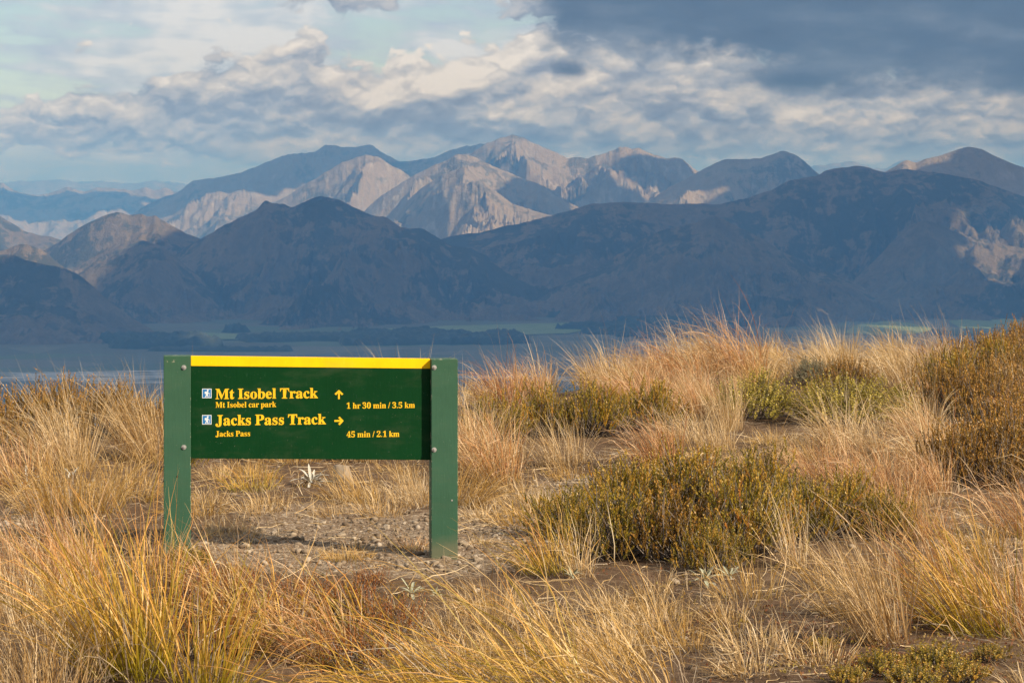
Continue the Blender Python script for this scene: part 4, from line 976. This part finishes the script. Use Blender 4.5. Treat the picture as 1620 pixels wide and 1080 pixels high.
for i, (px, py, sc, q, lb) in enumerate([
        (785, 700, 0.9, OL, 'small dark olive heath just right of the right post'), (865, 690, 0.95, OL, 'left bush of the dark olive pair in the middle ground'), (945, 690, 1.0, OL, 'middle bush of the dark olive pair in the middle ground'),
        (1030, 680, 0.95, OL, 'dark olive bush right of the pair in the middle ground'),
        (770, 625, 1.0, BR, 'rusty brown bush on the skyline right of the sign'), (820, 622, 0.8, BR, 'smaller rusty bush on the skyline beside the rusty brown one'),
        (1580, 770, 1.15, BR, 'front left bush of the brown heath at the right edge'), (1520, 765, 0.95, BR, 'leftmost bush of the brown heath at the right edge'), (1640, 745, 1.1, BR, 'brown heath bush cut by the right edge'),
        (1590, 715, 1.1, BR, 'rear bush of the brown heath at the right edge'),
        (35, 705, 1.05, BR, 'dark rusty bush at the left edge behind the tussocks'), (-30, 720, 1.1, BR, 'rusty bush cut by the left edge'), (175, 690, 1.0, BR, 'rusty brown bush left of the left post'), (100, 680, 1.0, BR, 'rusty bush between the two tall pale tussocks left of the sign'), (240, 700, 0.8, BR, 'rusty bush touching the left post'), (290, 742, 0.5, OL, 'small olive bush just right of the left post under the board'),
        (1335, 620, 0.85, BR, 'brown bush in the skyline grass right of the grey-green shrub'), (1290, 660, 0.7, OL, 'olive bush between the two round-leaved shrubs')]):
    put_shrub('heath_bush', q[i % len(q)], px, py, i * 1.1, sc, lb, 'bush', None, 0.32)
k = 0
for row, (py, x0) in enumerate([(655, 1505), (630, 1490), (608, 1515), (590, 1540), (574, 1565), (560, 1590)]):
    for px in range(x0, 1720, 62):
        put_shrub('heath_bush', (BR[0], BR[1], OB[1], BR[0], OL[2])[k % 5], px + (row % 2) * 25, py + (k * 7) % 9, k * 1.7, 1.12 if row < 4 else 0.95, None, 'bush', 'brown heath thicket on the right mound', 0.30)['label'] = landmark_label('brown heath bush', *at(px, py)[:2]); k += 1
put_shrub('round_leaved_shrub', LF[0], 1200, 664, 0.3, 1.15, 'round-leaved green shrub left of its wider neighbour', 'shrub', None, 0.3)
put_shrub('round_leaved_shrub', LF[1], 1320, 670, 1.3, 1.2, 'wide round-leaved green shrub in the pale grass, left half', 'shrub', None, 0.3)
put_shrub('round_leaved_shrub', LF[0], 1388, 668, 2.4, 1.1, 'wide round-leaved green shrub in the pale grass, right half', 'shrub', None, 0.3)
put_shrub('grey_green_shrub', GG, 1287, 610, 0.0, 1.05, 'rounded grey-green shrub standing in the skyline grass', 'shrub', None, 0.22)
put_shrub('grey_green_shrub', GG, 1540, 655, 1.0, 0.85, 'low grey-green cushion shrub below the brown thicket', 'shrub', None, 0.2, 0.6)
put_shrub('low_shrub', LOW, 300, 900, 0.0, 0.9, 'low green shrublet at the foot of the left post', 'shrub', None, 0.12)
put_shrub('low_shrub', LOW, 372, 915, 1.0, 0.5, 'tiny green shrublet on the gravel right of the left post', 'shrub', None, 0.1)
for i, (px, py, sc) in enumerate([(1400, 1068, 0.8), (1475, 1060, 0.9), (1340, 1082, 0.6), (1530, 1078, 0.7), (1445, 1090, 0.8), (1300, 1030, 0.5), (1565, 1045, 0.55)]):
    put_shrub('low_shrub', LOW, px, py, i * 1.9, sc, None, 'shrub', 'low shrublets at the bottom right', 0.12)['label'] = landmark_label('low yellow-green shrublet', *at(px, py)[:2], sc)
for i, (px, py, sc) in enumerate([(330, 985, 1.0), (405, 1005, 1.0), (475, 960, 0.7), (545, 985, 0.9), (375, 938, 0.65), (610, 1005, 0.8), (330, 1040, 1.0), (560, 1060, 0.9), (300, 945, 0.8), (585, 935, 0.5)]):
    put_shrub('heath_sprigs', RU[i % 2], px, py, i * 1.7, sc, None, 'shrub', 'rusty heath sprigs in front of the sign', 0.16)['label'] = landmark_label('rusty heath sprigs', *at(px, py)[:2], sc)

# ---- the rest of the tussocks: copies of a few clumps, thick on the crest, thin on the path
PROTO = {'straw': [tussock_meshes(M_STRAW, 200 + i, n=330, R=0.10, L=(0.34, 0.29, 0.38)[i], wind=(-0.38, 0.0), spread=0.85, droop=(1.1, 1.8, 0.9)[i], w=0.0017) for i in range(3)],
         'gold': [tussock_meshes(M_GOLD, 210 + i, n=330, R=0.10, L=(0.31, 0.27)[i], wind=(-0.35, -0.1), spread=1.0, droop=0.9, w=0.0017) for i in range(2)],
         'red': [tussock_meshes(M_RED, 220 + i, n=330, R=0.10, L=(0.33, 0.28)[i], wind=(-0.45, 0.0), spread=0.7, droop=(1.5, 0.9)[i], w=0.0016) for i in range(2)],
         'short': [tussock_meshes(M_STRAW, 230 + i, n=170, R=0.10, L=0.13, wind=(-0.3, 0.0), spread=1.1, droop=0.8, w=0.0014) for i in range(2)],
         'shortg': [tussock_meshes(M_GOLD, 240 + i, n=190, R=0.11, L=0.12, wind=(-0.3, 0.0), spread=1.2, droop=0.8, w=0.0014) for i in range(2)]}
for px_, py_, r_ in [(1200, 690, 0.30), (1320, 697, 0.32), (1388, 695, 0.30), (865, 712, 0.3), (945, 712, 0.3), (1030, 702, 0.3), (540, 756, 0.35), (540, 775, 0.30), (492, 775, 0.30), (1460, 715, 0.25), (112, 765, 0.1), (652, 955, 0.15), (1115, 935, 0.2), (1545, 672, 0.3), (612, 840, 0.2)]:
    q_ = at(px_, py_); OCC.append((q_[0], q_[1], r_))            # keep the stones and rosettes in view
ZONES = [  # px range, py range, count, spacing, kinds, label
    (-60, 255, 628, 735, 8, 0.40, ('straw', 'gold', 'red', 'straw'), 'straw tussock in the bank of grass left of the sign', 'tussocks left of the sign'),
    (-60, 250, 830, 950, 7, 0.30, ('short', 'shortg', 'red'), 'low tussock in the grass between the left edge and the left post', 'low tussocks at the left edge'),
    (262, 720, 640, 738, 26, 0.30, ('straw', 'gold', 'shortg'), 'golden tussock in the row behind the board', 'tussocks behind the board'),
    (310, 690, 745, 815, 16, 0.24, ('short', 'shortg'), 'short grass tuft on the bare ground behind the sign', 'short tufts behind the sign'),
    (722, 1010, 590, 650, 17, 0.34, ('straw', 'red', 'gold'), 'pale tussock in the grass between the sign and the olive heaths', 'pale tussocks right of the sign'),
    (1000, 1500, 575, 625, 42, 0.32, ('straw', 'red', 'gold', 'straw'), 'pale tussock in the dense skyline grass', 'tussocks of the skyline grass'),
    (1000, 1180, 625, 680, 9, 0.30, ('straw', 'straw', 'red'), 'pale tussock between the dark olive bushes and the round-leaved shrubs', 'tussocks left of the round-leaved shrubs'),
    (730, 1480, 690, 765, 14, 0.42, ('short', 'red', 'shortg', 'straw'), 'straw tussock in the middle ground right of the sign', 'tussocks of the middle ground'),
    (1380, 1500, 680, 800, 8, 0.28, ('red', 'short'), 'reddish tussock left of the brown heath at the right edge', 'reddish tussocks by the brown heath'),
    (1440, 1640, 590, 690, 9, 0.4, ('straw', 'red'), 'thin tussock growing through the brown thicket', 'tussocks in the brown thicket'),
    (740, 880, 745, 830, 6, 0.25, ('short', 'shortg'), 'short tuft beside the path right of the right post', 'short tufts by the path'),
    (1440, 1640, 830, 960, 7, 0.3, ('short', 'shortg'), 'short tuft on the stony path at the right edge', 'short tufts on the right path'),
    (660, 1120, 960, 1075, 14, 0.20, ('short', 'shortg'), 'low dry tuft in the grass in front of the right post', 'low tufts in front of the right post'),
    (1000, 1640, 940, 1095, 13, 0.28, ('short', 'shortg', 'short'), 'low dry tuft on the dark soil at lower right', 'low tufts at lower right')]
for (x0, x1, y0, y1, cnt, sp, kinds, lb, grp) in ZONES:
    got = 0
    for tr_ in range(cnt * 30):
        if got >= cnt: break
        # even over the ground, not over the picture
        inv = RNG.uniform(1 / (y1 - 300), 1 / (y0 - 300)); py = 300 + 1 / inv; px = RNG.uniform(x0, x1)
        x, y, z = at(px, py, 4)
        if any((x - a) ** 2 + ((y - b_) / 1.3) ** 2 < (rr * 0.75 + sp * 0.5) ** 2 for a, b_, rr in OCC): continue
        if abs((x - mid[0]) * tdir[0] + (y - mid[1]) * tdir[1]) < 0.75 and abs((y - mid[1])) < 0.22: continue
        kd = kinds[int(RNG.integers(len(kinds)))]
        ms = PROTO[kd][int(RNG.integers(len(PROTO[kd])))]
        sc = RNG.uniform(0.8, 1.25)
        put_tussock(ms, x, y, z - 0.01, RNG.normal(0, 0.35), sc, landmark_label({'straw': 'straw tussock', 'gold': 'golden tussock', 'red': 'reddish tussock', 'short': 'short straw tuft', 'shortg': 'short golden tuft'}[kd], x, y, sc), grp)
        OCC.append((x, y, sp * 0.5)); got += 1


# ================================================================== ground cover, stones, rosettes
def pick_ground(n, x0, x1, y0, y1, dens, seed):
    """random ground points (bases x, y, z) in a picture-shaped patch of the pass, kept by a density field"""
    r = np.random.default_rng(seed)
    Ya = np.sqrt(r.uniform((F * EYE / (y1 - 300)) ** 2, (F * EYE / (y0 - 300)) ** 2, n))
    Xa = (r.uniform(x0, x1, n) - 810) / F * Ya
    keep = r.uniform(0, 1, n) < dens(Xa, Ya)
    Xa, Ya = Xa[keep], Ya[keep]
    return np.stack([Xa, Ya, gz(Xa, Ya)], -1)
def blobs(lst):
    return lambda X, Y: np.clip(sum(blob(*a, X, Y) for a in lst) * (0.55 + 0.9 * fbm(X * 4, Y * 4, 55, 3)), 0, 1)
mats_straw = [(800, 985, 170, 30), (950, 975, 140, 26), (850, 795, 80, 18), (600, 780, 110, 22), (460, 790, 120, 22), (360, 840, 70, 18), (1520, 860, 120, 16), (1570, 900, 90, 14),
              (1480, 805, 70, 18), (1330, 950, 130, 22), (1080, 955, 110, 20), (900, 745, 120, 18), (1150, 735, 160, 20), (780, 815, 60, 10), (550, 880, 50, 12), (130, 860, 200, 40), (200, 990, 240, 60), (1240, 700, 160, 22), (700, 1050, 240, 40), (1000, 1040, 160, 26)]
bs = pick_ground(48000, -60, 1680, 690, 1100, blobs(mats_straw), 61)
me = make_mesh('short_grass', *blades(len(bs), 1, 0.085, 0.4, (-0.3, 0), 1.0, 0.9, 0.0012, 3, 62, bases=bs)); me.materials.append(M_STRAW)
link('short_grass', me, kind='stuff')
mats_green = [(390, 780, 90, 16), (820, 770, 70, 12), (870, 940, 70, 12), (980, 985, 120, 12), (550, 885, 45, 12), (1470, 800, 60, 12), (640, 945, 70, 10), (790, 720, 60, 10)]
bs = pick_ground(26000, 200, 1680, 690, 1100, blobs(mats_green), 63)
me = make_mesh('green_grass', *blades(len(bs), 1, 0.06, 0.4, (-0.2, 0), 1.1, 0.7, 0.0013, 3, 64, bases=bs)); me.materials.append(M_GREEN)
link('short_grass', me, kind='stuff')
anyw = lambda X, Y: np.clip(0.42 + 0.9 * fbm(X * 1.6, Y * 1.6, 57, 4), 0, 1) * (1 - 0.75 * gravel_at(X, Y))
bs = pick_ground(15000, -60, 1680, 640, 1100, anyw, 65)
me = make_mesh('dead_grass_litter', *blades(len(bs), 1, 0.13, 0.5, (0, 0), 1.0, 0.15, 0.0013, 4, 66, bases=bs, lie=0.93, wig=0.9)); me.materials.append(M_DEAD)
link('dead_grass_litter', me, kind='stuff')
bs = pick_ground(3600, -60, 1680, 700, 1100, lambda X, Y: np.clip(0.5 + 0.8 * fbm(X * 2, Y * 2, 58, 3), 0, 1), 67)
me = make_mesh('fallen_straw', *blades(len(bs), 1, 0.22, 0.4, (0, 0), 1.0, 0.4, 0.0016, 6, 68, bases=bs, lie=0.85, wig=1.1)); me.materials.append(M_STRAW)
link('fallen_straw', me, kind='stuff')
# sparse long blades everywhere between the clumps, so that nothing stands in a neat circle
bs = pick_ground(1700, -60, 1680, 575, 1090, lambda X, Y: np.clip(0.35 + 1.0 * fbm(X * 1.2, Y * 1.2, 59, 3), 0, 1) * (1 - gravel_at(X, Y)) * (1 - 0.8 * blob(1150, 1000, 230, 60, X, Y)) * (1 - blob(600, 900, 260, 60, X, Y)), 69)
me = make_mesh('loose_grass', *blades(len(bs), 1, 0.24, 0.4, (-0.4, 0), 0.9, 0.9, 0.0015, 6, 70, bases=bs)); me.materials.append(M_STRAW)
link('loose_grass', me, kind='stuff')

# creeping red-brown mat on the dark soil
mm = blade_mat('creeping_leaves', [(0.0, (0.10, 0.035, 0.018)), (0.4, (0.21, 0.08, 0.03)), (0.7, (0.25, 0.17, 0.035)), (1.0, (0.36, 0.28, 0.06))], trans=0.2, jitter=0.0)
cre = [(1180, 985, 150, 26), (1330, 1010, 120, 30), (1440, 1055, 160, 40), (1520, 1040, 120, 30), (1260, 1060, 120, 20), (1040, 935, 60, 10), (980, 900, 60, 10), (430, 1000, 160, 50), (320, 940, 80, 24)]
bs = pick_ground(26000, 200, 1660, 860, 1100, blobs(cre), 71)
r = np.random.default_rng(72); n = len(bs)
dv = norm(np.stack([r.normal(0, 1, n), r.normal(0, 1, n), r.uniform(0.2, 1.6, n)], -1)); sd = norm(np.cross(dv, r.normal(0, 1, (n, 3))))
c0 = bs + np.stack([r.normal(0, 0.008, n), r.normal(0, 0.008, n), r.uniform(0, 0.035, n)], -1); ll = r.uniform(0.008, 0.018, n)[:, None]; lw = ll * 0.28
V = np.stack([c0, c0 + dv * ll * 0.5 + sd * lw, c0 + dv * ll, c0 + dv * ll * 0.5 - sd * lw], 1).reshape(-1, 3)
clump = np.clip(0.45 + 0.9 * fbm(bs[:, 0] * 6, bs[:, 1] * 6, 73, 3) + r.normal(0, 0.12, n), 0, 1)
me = make_mesh('creeping_mat', V, np.arange(n * 4).reshape(-1, 4), np.repeat(np.stack([clump, r.uniform(0, 1, n)], -1), 4, 0)); me.materials.append(mm)
link('creeping_mat', me, kind='stuff')

# twigs
bs = pick_ground(700, -40, 1660, 720, 1095, lambda X, Y: 0.6 + 0 * X, 74); n = len(bs); r = np.random.default_rng(75)
an = r.uniform(0, 6.28, n); Lt = r.uniform(0.04, 0.20, n)
A = bs + np.array([0, 0, 0.004]); B = A + np.stack([np.cos(an) * Lt, np.sin(an) * Lt, r.uniform(-0.004, 0.03, n)], -1)
d_ = norm(B - A); a_ = norm(np.cross(d_, np.array([0.2, 0.3, 0.9]))); c_ = np.cross(d_, a_)
q = [X + (a_ * math.cos(k * 2.094) + c_ * math.sin(k * 2.094)) * rr for X, rr in ((A, 0.0022), (B, 0.0010)) for k in range(3)]
V = np.stack(q, 1).reshape(-1, 3); f = (np.array([[0, 1, 4, 3], [1, 2, 5, 4], [2, 0, 3, 5]])[None] + np.arange(n)[:, None, None] * 6).reshape(-1, 4)
me = make_mesh('fallen_twigs', V, f); me.materials.append(M_TWIG); link('fallen_twigs', me, kind='stuff')

# stones
m, nt, b = new_mat('greywacke_stone'); M_STONE = m
uv = nt.nodes.new('ShaderNodeUVMap'); uv.uv_map = 'UVMap'; u_, _, _ = sep(S(nt, uv.outputs[0]))
oi = nt.nodes.new('ShaderNodeObjectInfo')
O = geom(nt, 'Position')
c = (u_ * 0.8 + S(nt, oi.outputs['Random']) * 0.2).ramp([(0.0, (0.12, 0.082, 0.052)), (0.35, (0.22, 0.163, 0.11)), (0.7, (0.35, 0.28, 0.20)), (1.0, (0.55, 0.48, 0.39))])
c = mixc(noise(O, 60, 6, 0.65).smooth(0.4, 0.7) * 0.5, c, mixc(0.6, c, (0.20, 0.16, 0.12), nt))
setc(nt, b.inputs['Base Color'], c); b.inputs['Roughness'].default_value = 0.95; b.inputs['Specular IOR Level'].default_value = 0.2
bump(nt, b, noise(O, 90, 6, 0.7), 0.5, 0.006)
bm = bmesh.new(); bmesh.ops.create_icosphere(bm, subdivisions=1, radius=1.0); ICO = np.array([v.co[:] for v in bm.verts]); ICF = np.array([[v.index for v in f.verts] for f in bm.faces]); bm.free()
def pebbles(name, n, dens, lo, hi, seed, box_=(-60, 1680, 740, 1090)):
    bs = pick_ground(n, *box_, dens, seed); n = len(bs); r = np.random.default_rng(seed + 1)
    s_ = lo * (hi / lo) ** (r.uniform(0, 1, n) ** 2.3)
    sc = np.stack([s_ * r.uniform(0.7, 1.3, n), s_ * r.uniform(0.7, 1.3, n), s_ * r.uniform(0.4, 0.8, n)], -1)
    P = ICO[None] * r.uniform(0.72, 1.22, (n, len(ICO), 1)) * sc[:, None]
    a = r.uniform(0, 6.28, n)[:, None]; ca_, sa_ = np.cos(a), np.sin(a)
    P = np.stack([P[..., 0] * ca_ - P[..., 1] * sa_, P[..., 0] * sa_ + P[..., 1] * ca_, P[..., 2]], -1)
    tz = r.normal(0, 0.25, n)[:, None]; P[..., 2] += P[..., 0] * tz
    V = (P + bs[:, None] + np.array([0, 0, 1]) * (s_ * 0.22)[:, None, None]).reshape(-1, 3)
    Fc = (ICF[None] + np.arange(n)[:, None, None] * len(ICO)).reshape(-1, 3)
    me = make_mesh(name, V, Fc, np.repeat(np.stack([r.uniform(0, 1, n)] * 2, -1), len(ICO), 0)); me.materials.append(M_STONE)
    link(name, me, kind='stuff')
pebbles('gravel', 26000, lambda X, Y: np.clip(gravel_at(X, Y) * 1.1, 0, 1), 0.0025, 0.021, 81)
pebbles('loose_stones', 3600, lambda X, Y: np.clip(0.12 + 0.5 * gravel_at(X, Y), 0, 1), 0.004, 0.022, 83)
def rock(px, py, w, h, seed, label, group=None, el=1.0):
    x, y, z = at(px, py)
    bm = bmesh.new(); bmesh.ops.create_icosphere(bm, subdivisions=4, radius=1.0)
    co = np.array([v.co[:] for v in bm.verts]); Fc = np.array([[v.index for v in f.verts] for f in bm.faces]); bm.free()
    r = np.random.default_rng(seed)
    for k in range(20):                                  # split faces: cut the ball with random planes
        nrm = norm(r.normal(0, 1, 3)); dcut = r.uniform(0.42, 0.75)
        over = np.maximum(co @ nrm - dcut, 0); co = co - over[:, None] * nrm
    co = co * (1 + 0.05 * fbm(co[:, 0] * 3 + seed, co[:, 1] * 3 + co[:, 2], seed, 4))[:, None]
    co = co * np.array([w / 2, w / 2 * el, h * 0.75]) + np.array([0, 0, h * 0.18])
    me = make_mesh('rock', co, Fc, np.full((len(co), 2), r.uniform(0.55, 0.95))); me.materials.append(M_STONE)
    o = link('rock', me, None, None, label=label, category='rock', group=group); o.location = (x, y, z); o.rotation_euler = (r.normal(0, 0.1), r.normal(0, 0.1), r.uniform(0, 6))
    return o
rock(545, 764, 0.19, 0.15, 1, 'largest pale grey rock lying in the grass under the board')
rock(516, 762, 0.07, 0.035, 2, 'flat rock tucked against the largest one under the board')
rock(1460, 706, 0.085, 0.06, 3, 'rounded pale rock by the brown heath on the right')
rock(706, 884, 0.062, 0.024, 4, 'flat whitish stone at the foot of the right post')
rock(612, 836, 0.060, 0.030, 5, 'pale stone on the gravel left of the right post')
rock(667, 868, 0.055, 0.028, 6, 'angular stone beside the small tuft at the right post')
rock(832, 823, 0.040, 0.024, 7, 'grey stone on the path between the right post and the olive bush')
for i, (px, py, w) in enumerate([(470, 866, .035), (520, 852, .030), (575, 866, .032), (745, 866, .034), (752, 880, .03), (460, 898, .034), (530, 905, .03), (600, 905, .036), (640, 900, .03), (1500, 835, .05), (1560, 846, .045), (1530, 870, .04), (1590, 905, .045), (1470, 842, .04), (585, 838, .035), (640, 828, .03), (420, 890, .03), (795, 845, .03), (1080, 1000, .03), (1250, 1045, .03), (50, 815, .05), (20, 800, .04)]):
    rock(px, py, w, w * 0.55, 20 + i, landmark_label('small loose stone', *at(px, py)[:2]), 'small stones on the stony ground')

# silver-leaved rosettes: every leaf a part
m, nt, b = new_mat('silver_leaf'); M_SILV = m
O = coord(nt, 'Object'); setc(nt, b.inputs['Base Color'], noise(O, 30, 4).ramp([(0.3, (0.36, 0.34, 0.27)), (0.7, (0.60, 0.58, 0.50))])); b.inputs['Roughness'].default_value = 0.8
m, nt, b = new_mat('grey_green_leaf'); M_SILG = m
O = coord(nt, 'Object'); setc(nt, b.inputs['Base Color'], noise(O, 30, 4).ramp([(0.3, (0.26, 0.27, 0.17)), (0.7, (0.45, 0.44, 0.31))])); b.inputs['Roughness'].default_value = 0.8
t = np.linspace(0, 1, 9)
def leaf_mesh(mat, curl):
    w = np.sin(np.clip(t * 0.93 + 0.07, 0, 1) * math.pi) ** 0.8 * 0.058
    th = 0.35 + curl * t
    x = np.cumsum(np.sin(th)) / 9; z = np.cumsum(np.cos(th)) / 9
    V = np.stack([np.stack([x, s * w, z + abs(s) * w * 0.45], -1) for s in (-1, -0.5, 0, 0.5, 1)], 1).reshape(-1, 3)
    me = make_mesh('leaf', V, grid_faces(9, 5), smooth=True); me.materials.append(mat); return me
LM = {'s': [leaf_mesh(M_SILV, c_) for c_ in (0.3, 0.9, 1.6)], 'g': [leaf_mesh(M_SILG, c_) for c_ in (0.3, 0.7, 1.1)]}
def rosette(px, py, L, n, kind, label, seed, lean=0.0):
    x, y, z = at(px, py); r = np.random.default_rng(seed)
    e = empty('mountain_daisy', (x, y, z), 0, label=label, category='plant')
    for i in range(n):
        o = link('leaf', LM[kind][i % 3], None, e)
        k = i / n
        o.rotation_euler = (r.normal(0, 0.25), (0.85 * (1 - k) + r.normal(0, 0.22)), i * 2.399 + r.normal(0, 0.2))
        s_ = L * r.uniform(0.55, 1.15); o.scale = (s_, s_ * r.uniform(0.9, 1.6), s_); o.location = (0, 0, 0.015)
    OCC.append((x, y, L))
rosette(492, 768, 0.115, 30, 's', 'silvery spiky-leaved mountain daisy beside the largest rock under the board', 1)
rosette(42, 770, 0.13, 9, 's', 'silvery mountain daisy at the left edge beside the golden mound', 2)
rosette(112, 758, 0.09, 5, 's', 'few white upright daisy leaves on top of the golden mound', 3)
rosette(652, 945, 0.075, 14, 'g', 'grey-green mountain daisy on the ground before the right post', 4)
rosette(690, 950, 0.06, 12, 'g', 'smaller grey-green daisy right of the one before the right post', 5)
rosette(1115, 925, 0.085, 16, 'g', 'grey-green mountain daisy at the front of the olive bush', 6)
rosette(1155, 918, 0.07, 13, 'g', 'smaller grey-green daisy right of the one before the olive bush', 7)
rosette(905, 918, 0.07, 12, 'g', 'grey-green daisy beside the thin upright straw tuft', 8)
rosette(790, 742, 0.08, 13, 'g', 'low grey-green daisy in the grass right of the right post', 9)
rosette(1545, 660, 0.13, 18, 'g', 'grey-green daisy below the brown thicket', 10)

# the grass goes on to both sides of what the picture shows
mv = []
for (x0, x1, sd_) in ((-1500, -75, 401), (1695, 3200, 402)):
    r = np.random.default_rng(sd_)
    pts = pick_ground(420, x0, x1, 560, 1150, lambda X, Y: np.clip(0.75 + 0.9 * fbm(X * 0.8, Y * 0.8, 77, 3), 0, 1), sd_)
    for j, p in enumerate(pts):
        v, f_, u = blades(64, 0.12, r.uniform(0.22, 0.42), 0.3, (-0.38, 0.0), 0.8, 1.0, 0.0021, 4, 4000 + sd_ * 7 + j)
        mv.append((v + p, f_, u))
me = make_mesh('rough_grass', *join(mv)); me.materials.append(M_STRAW); link('rough_grass', me, kind='stuff')
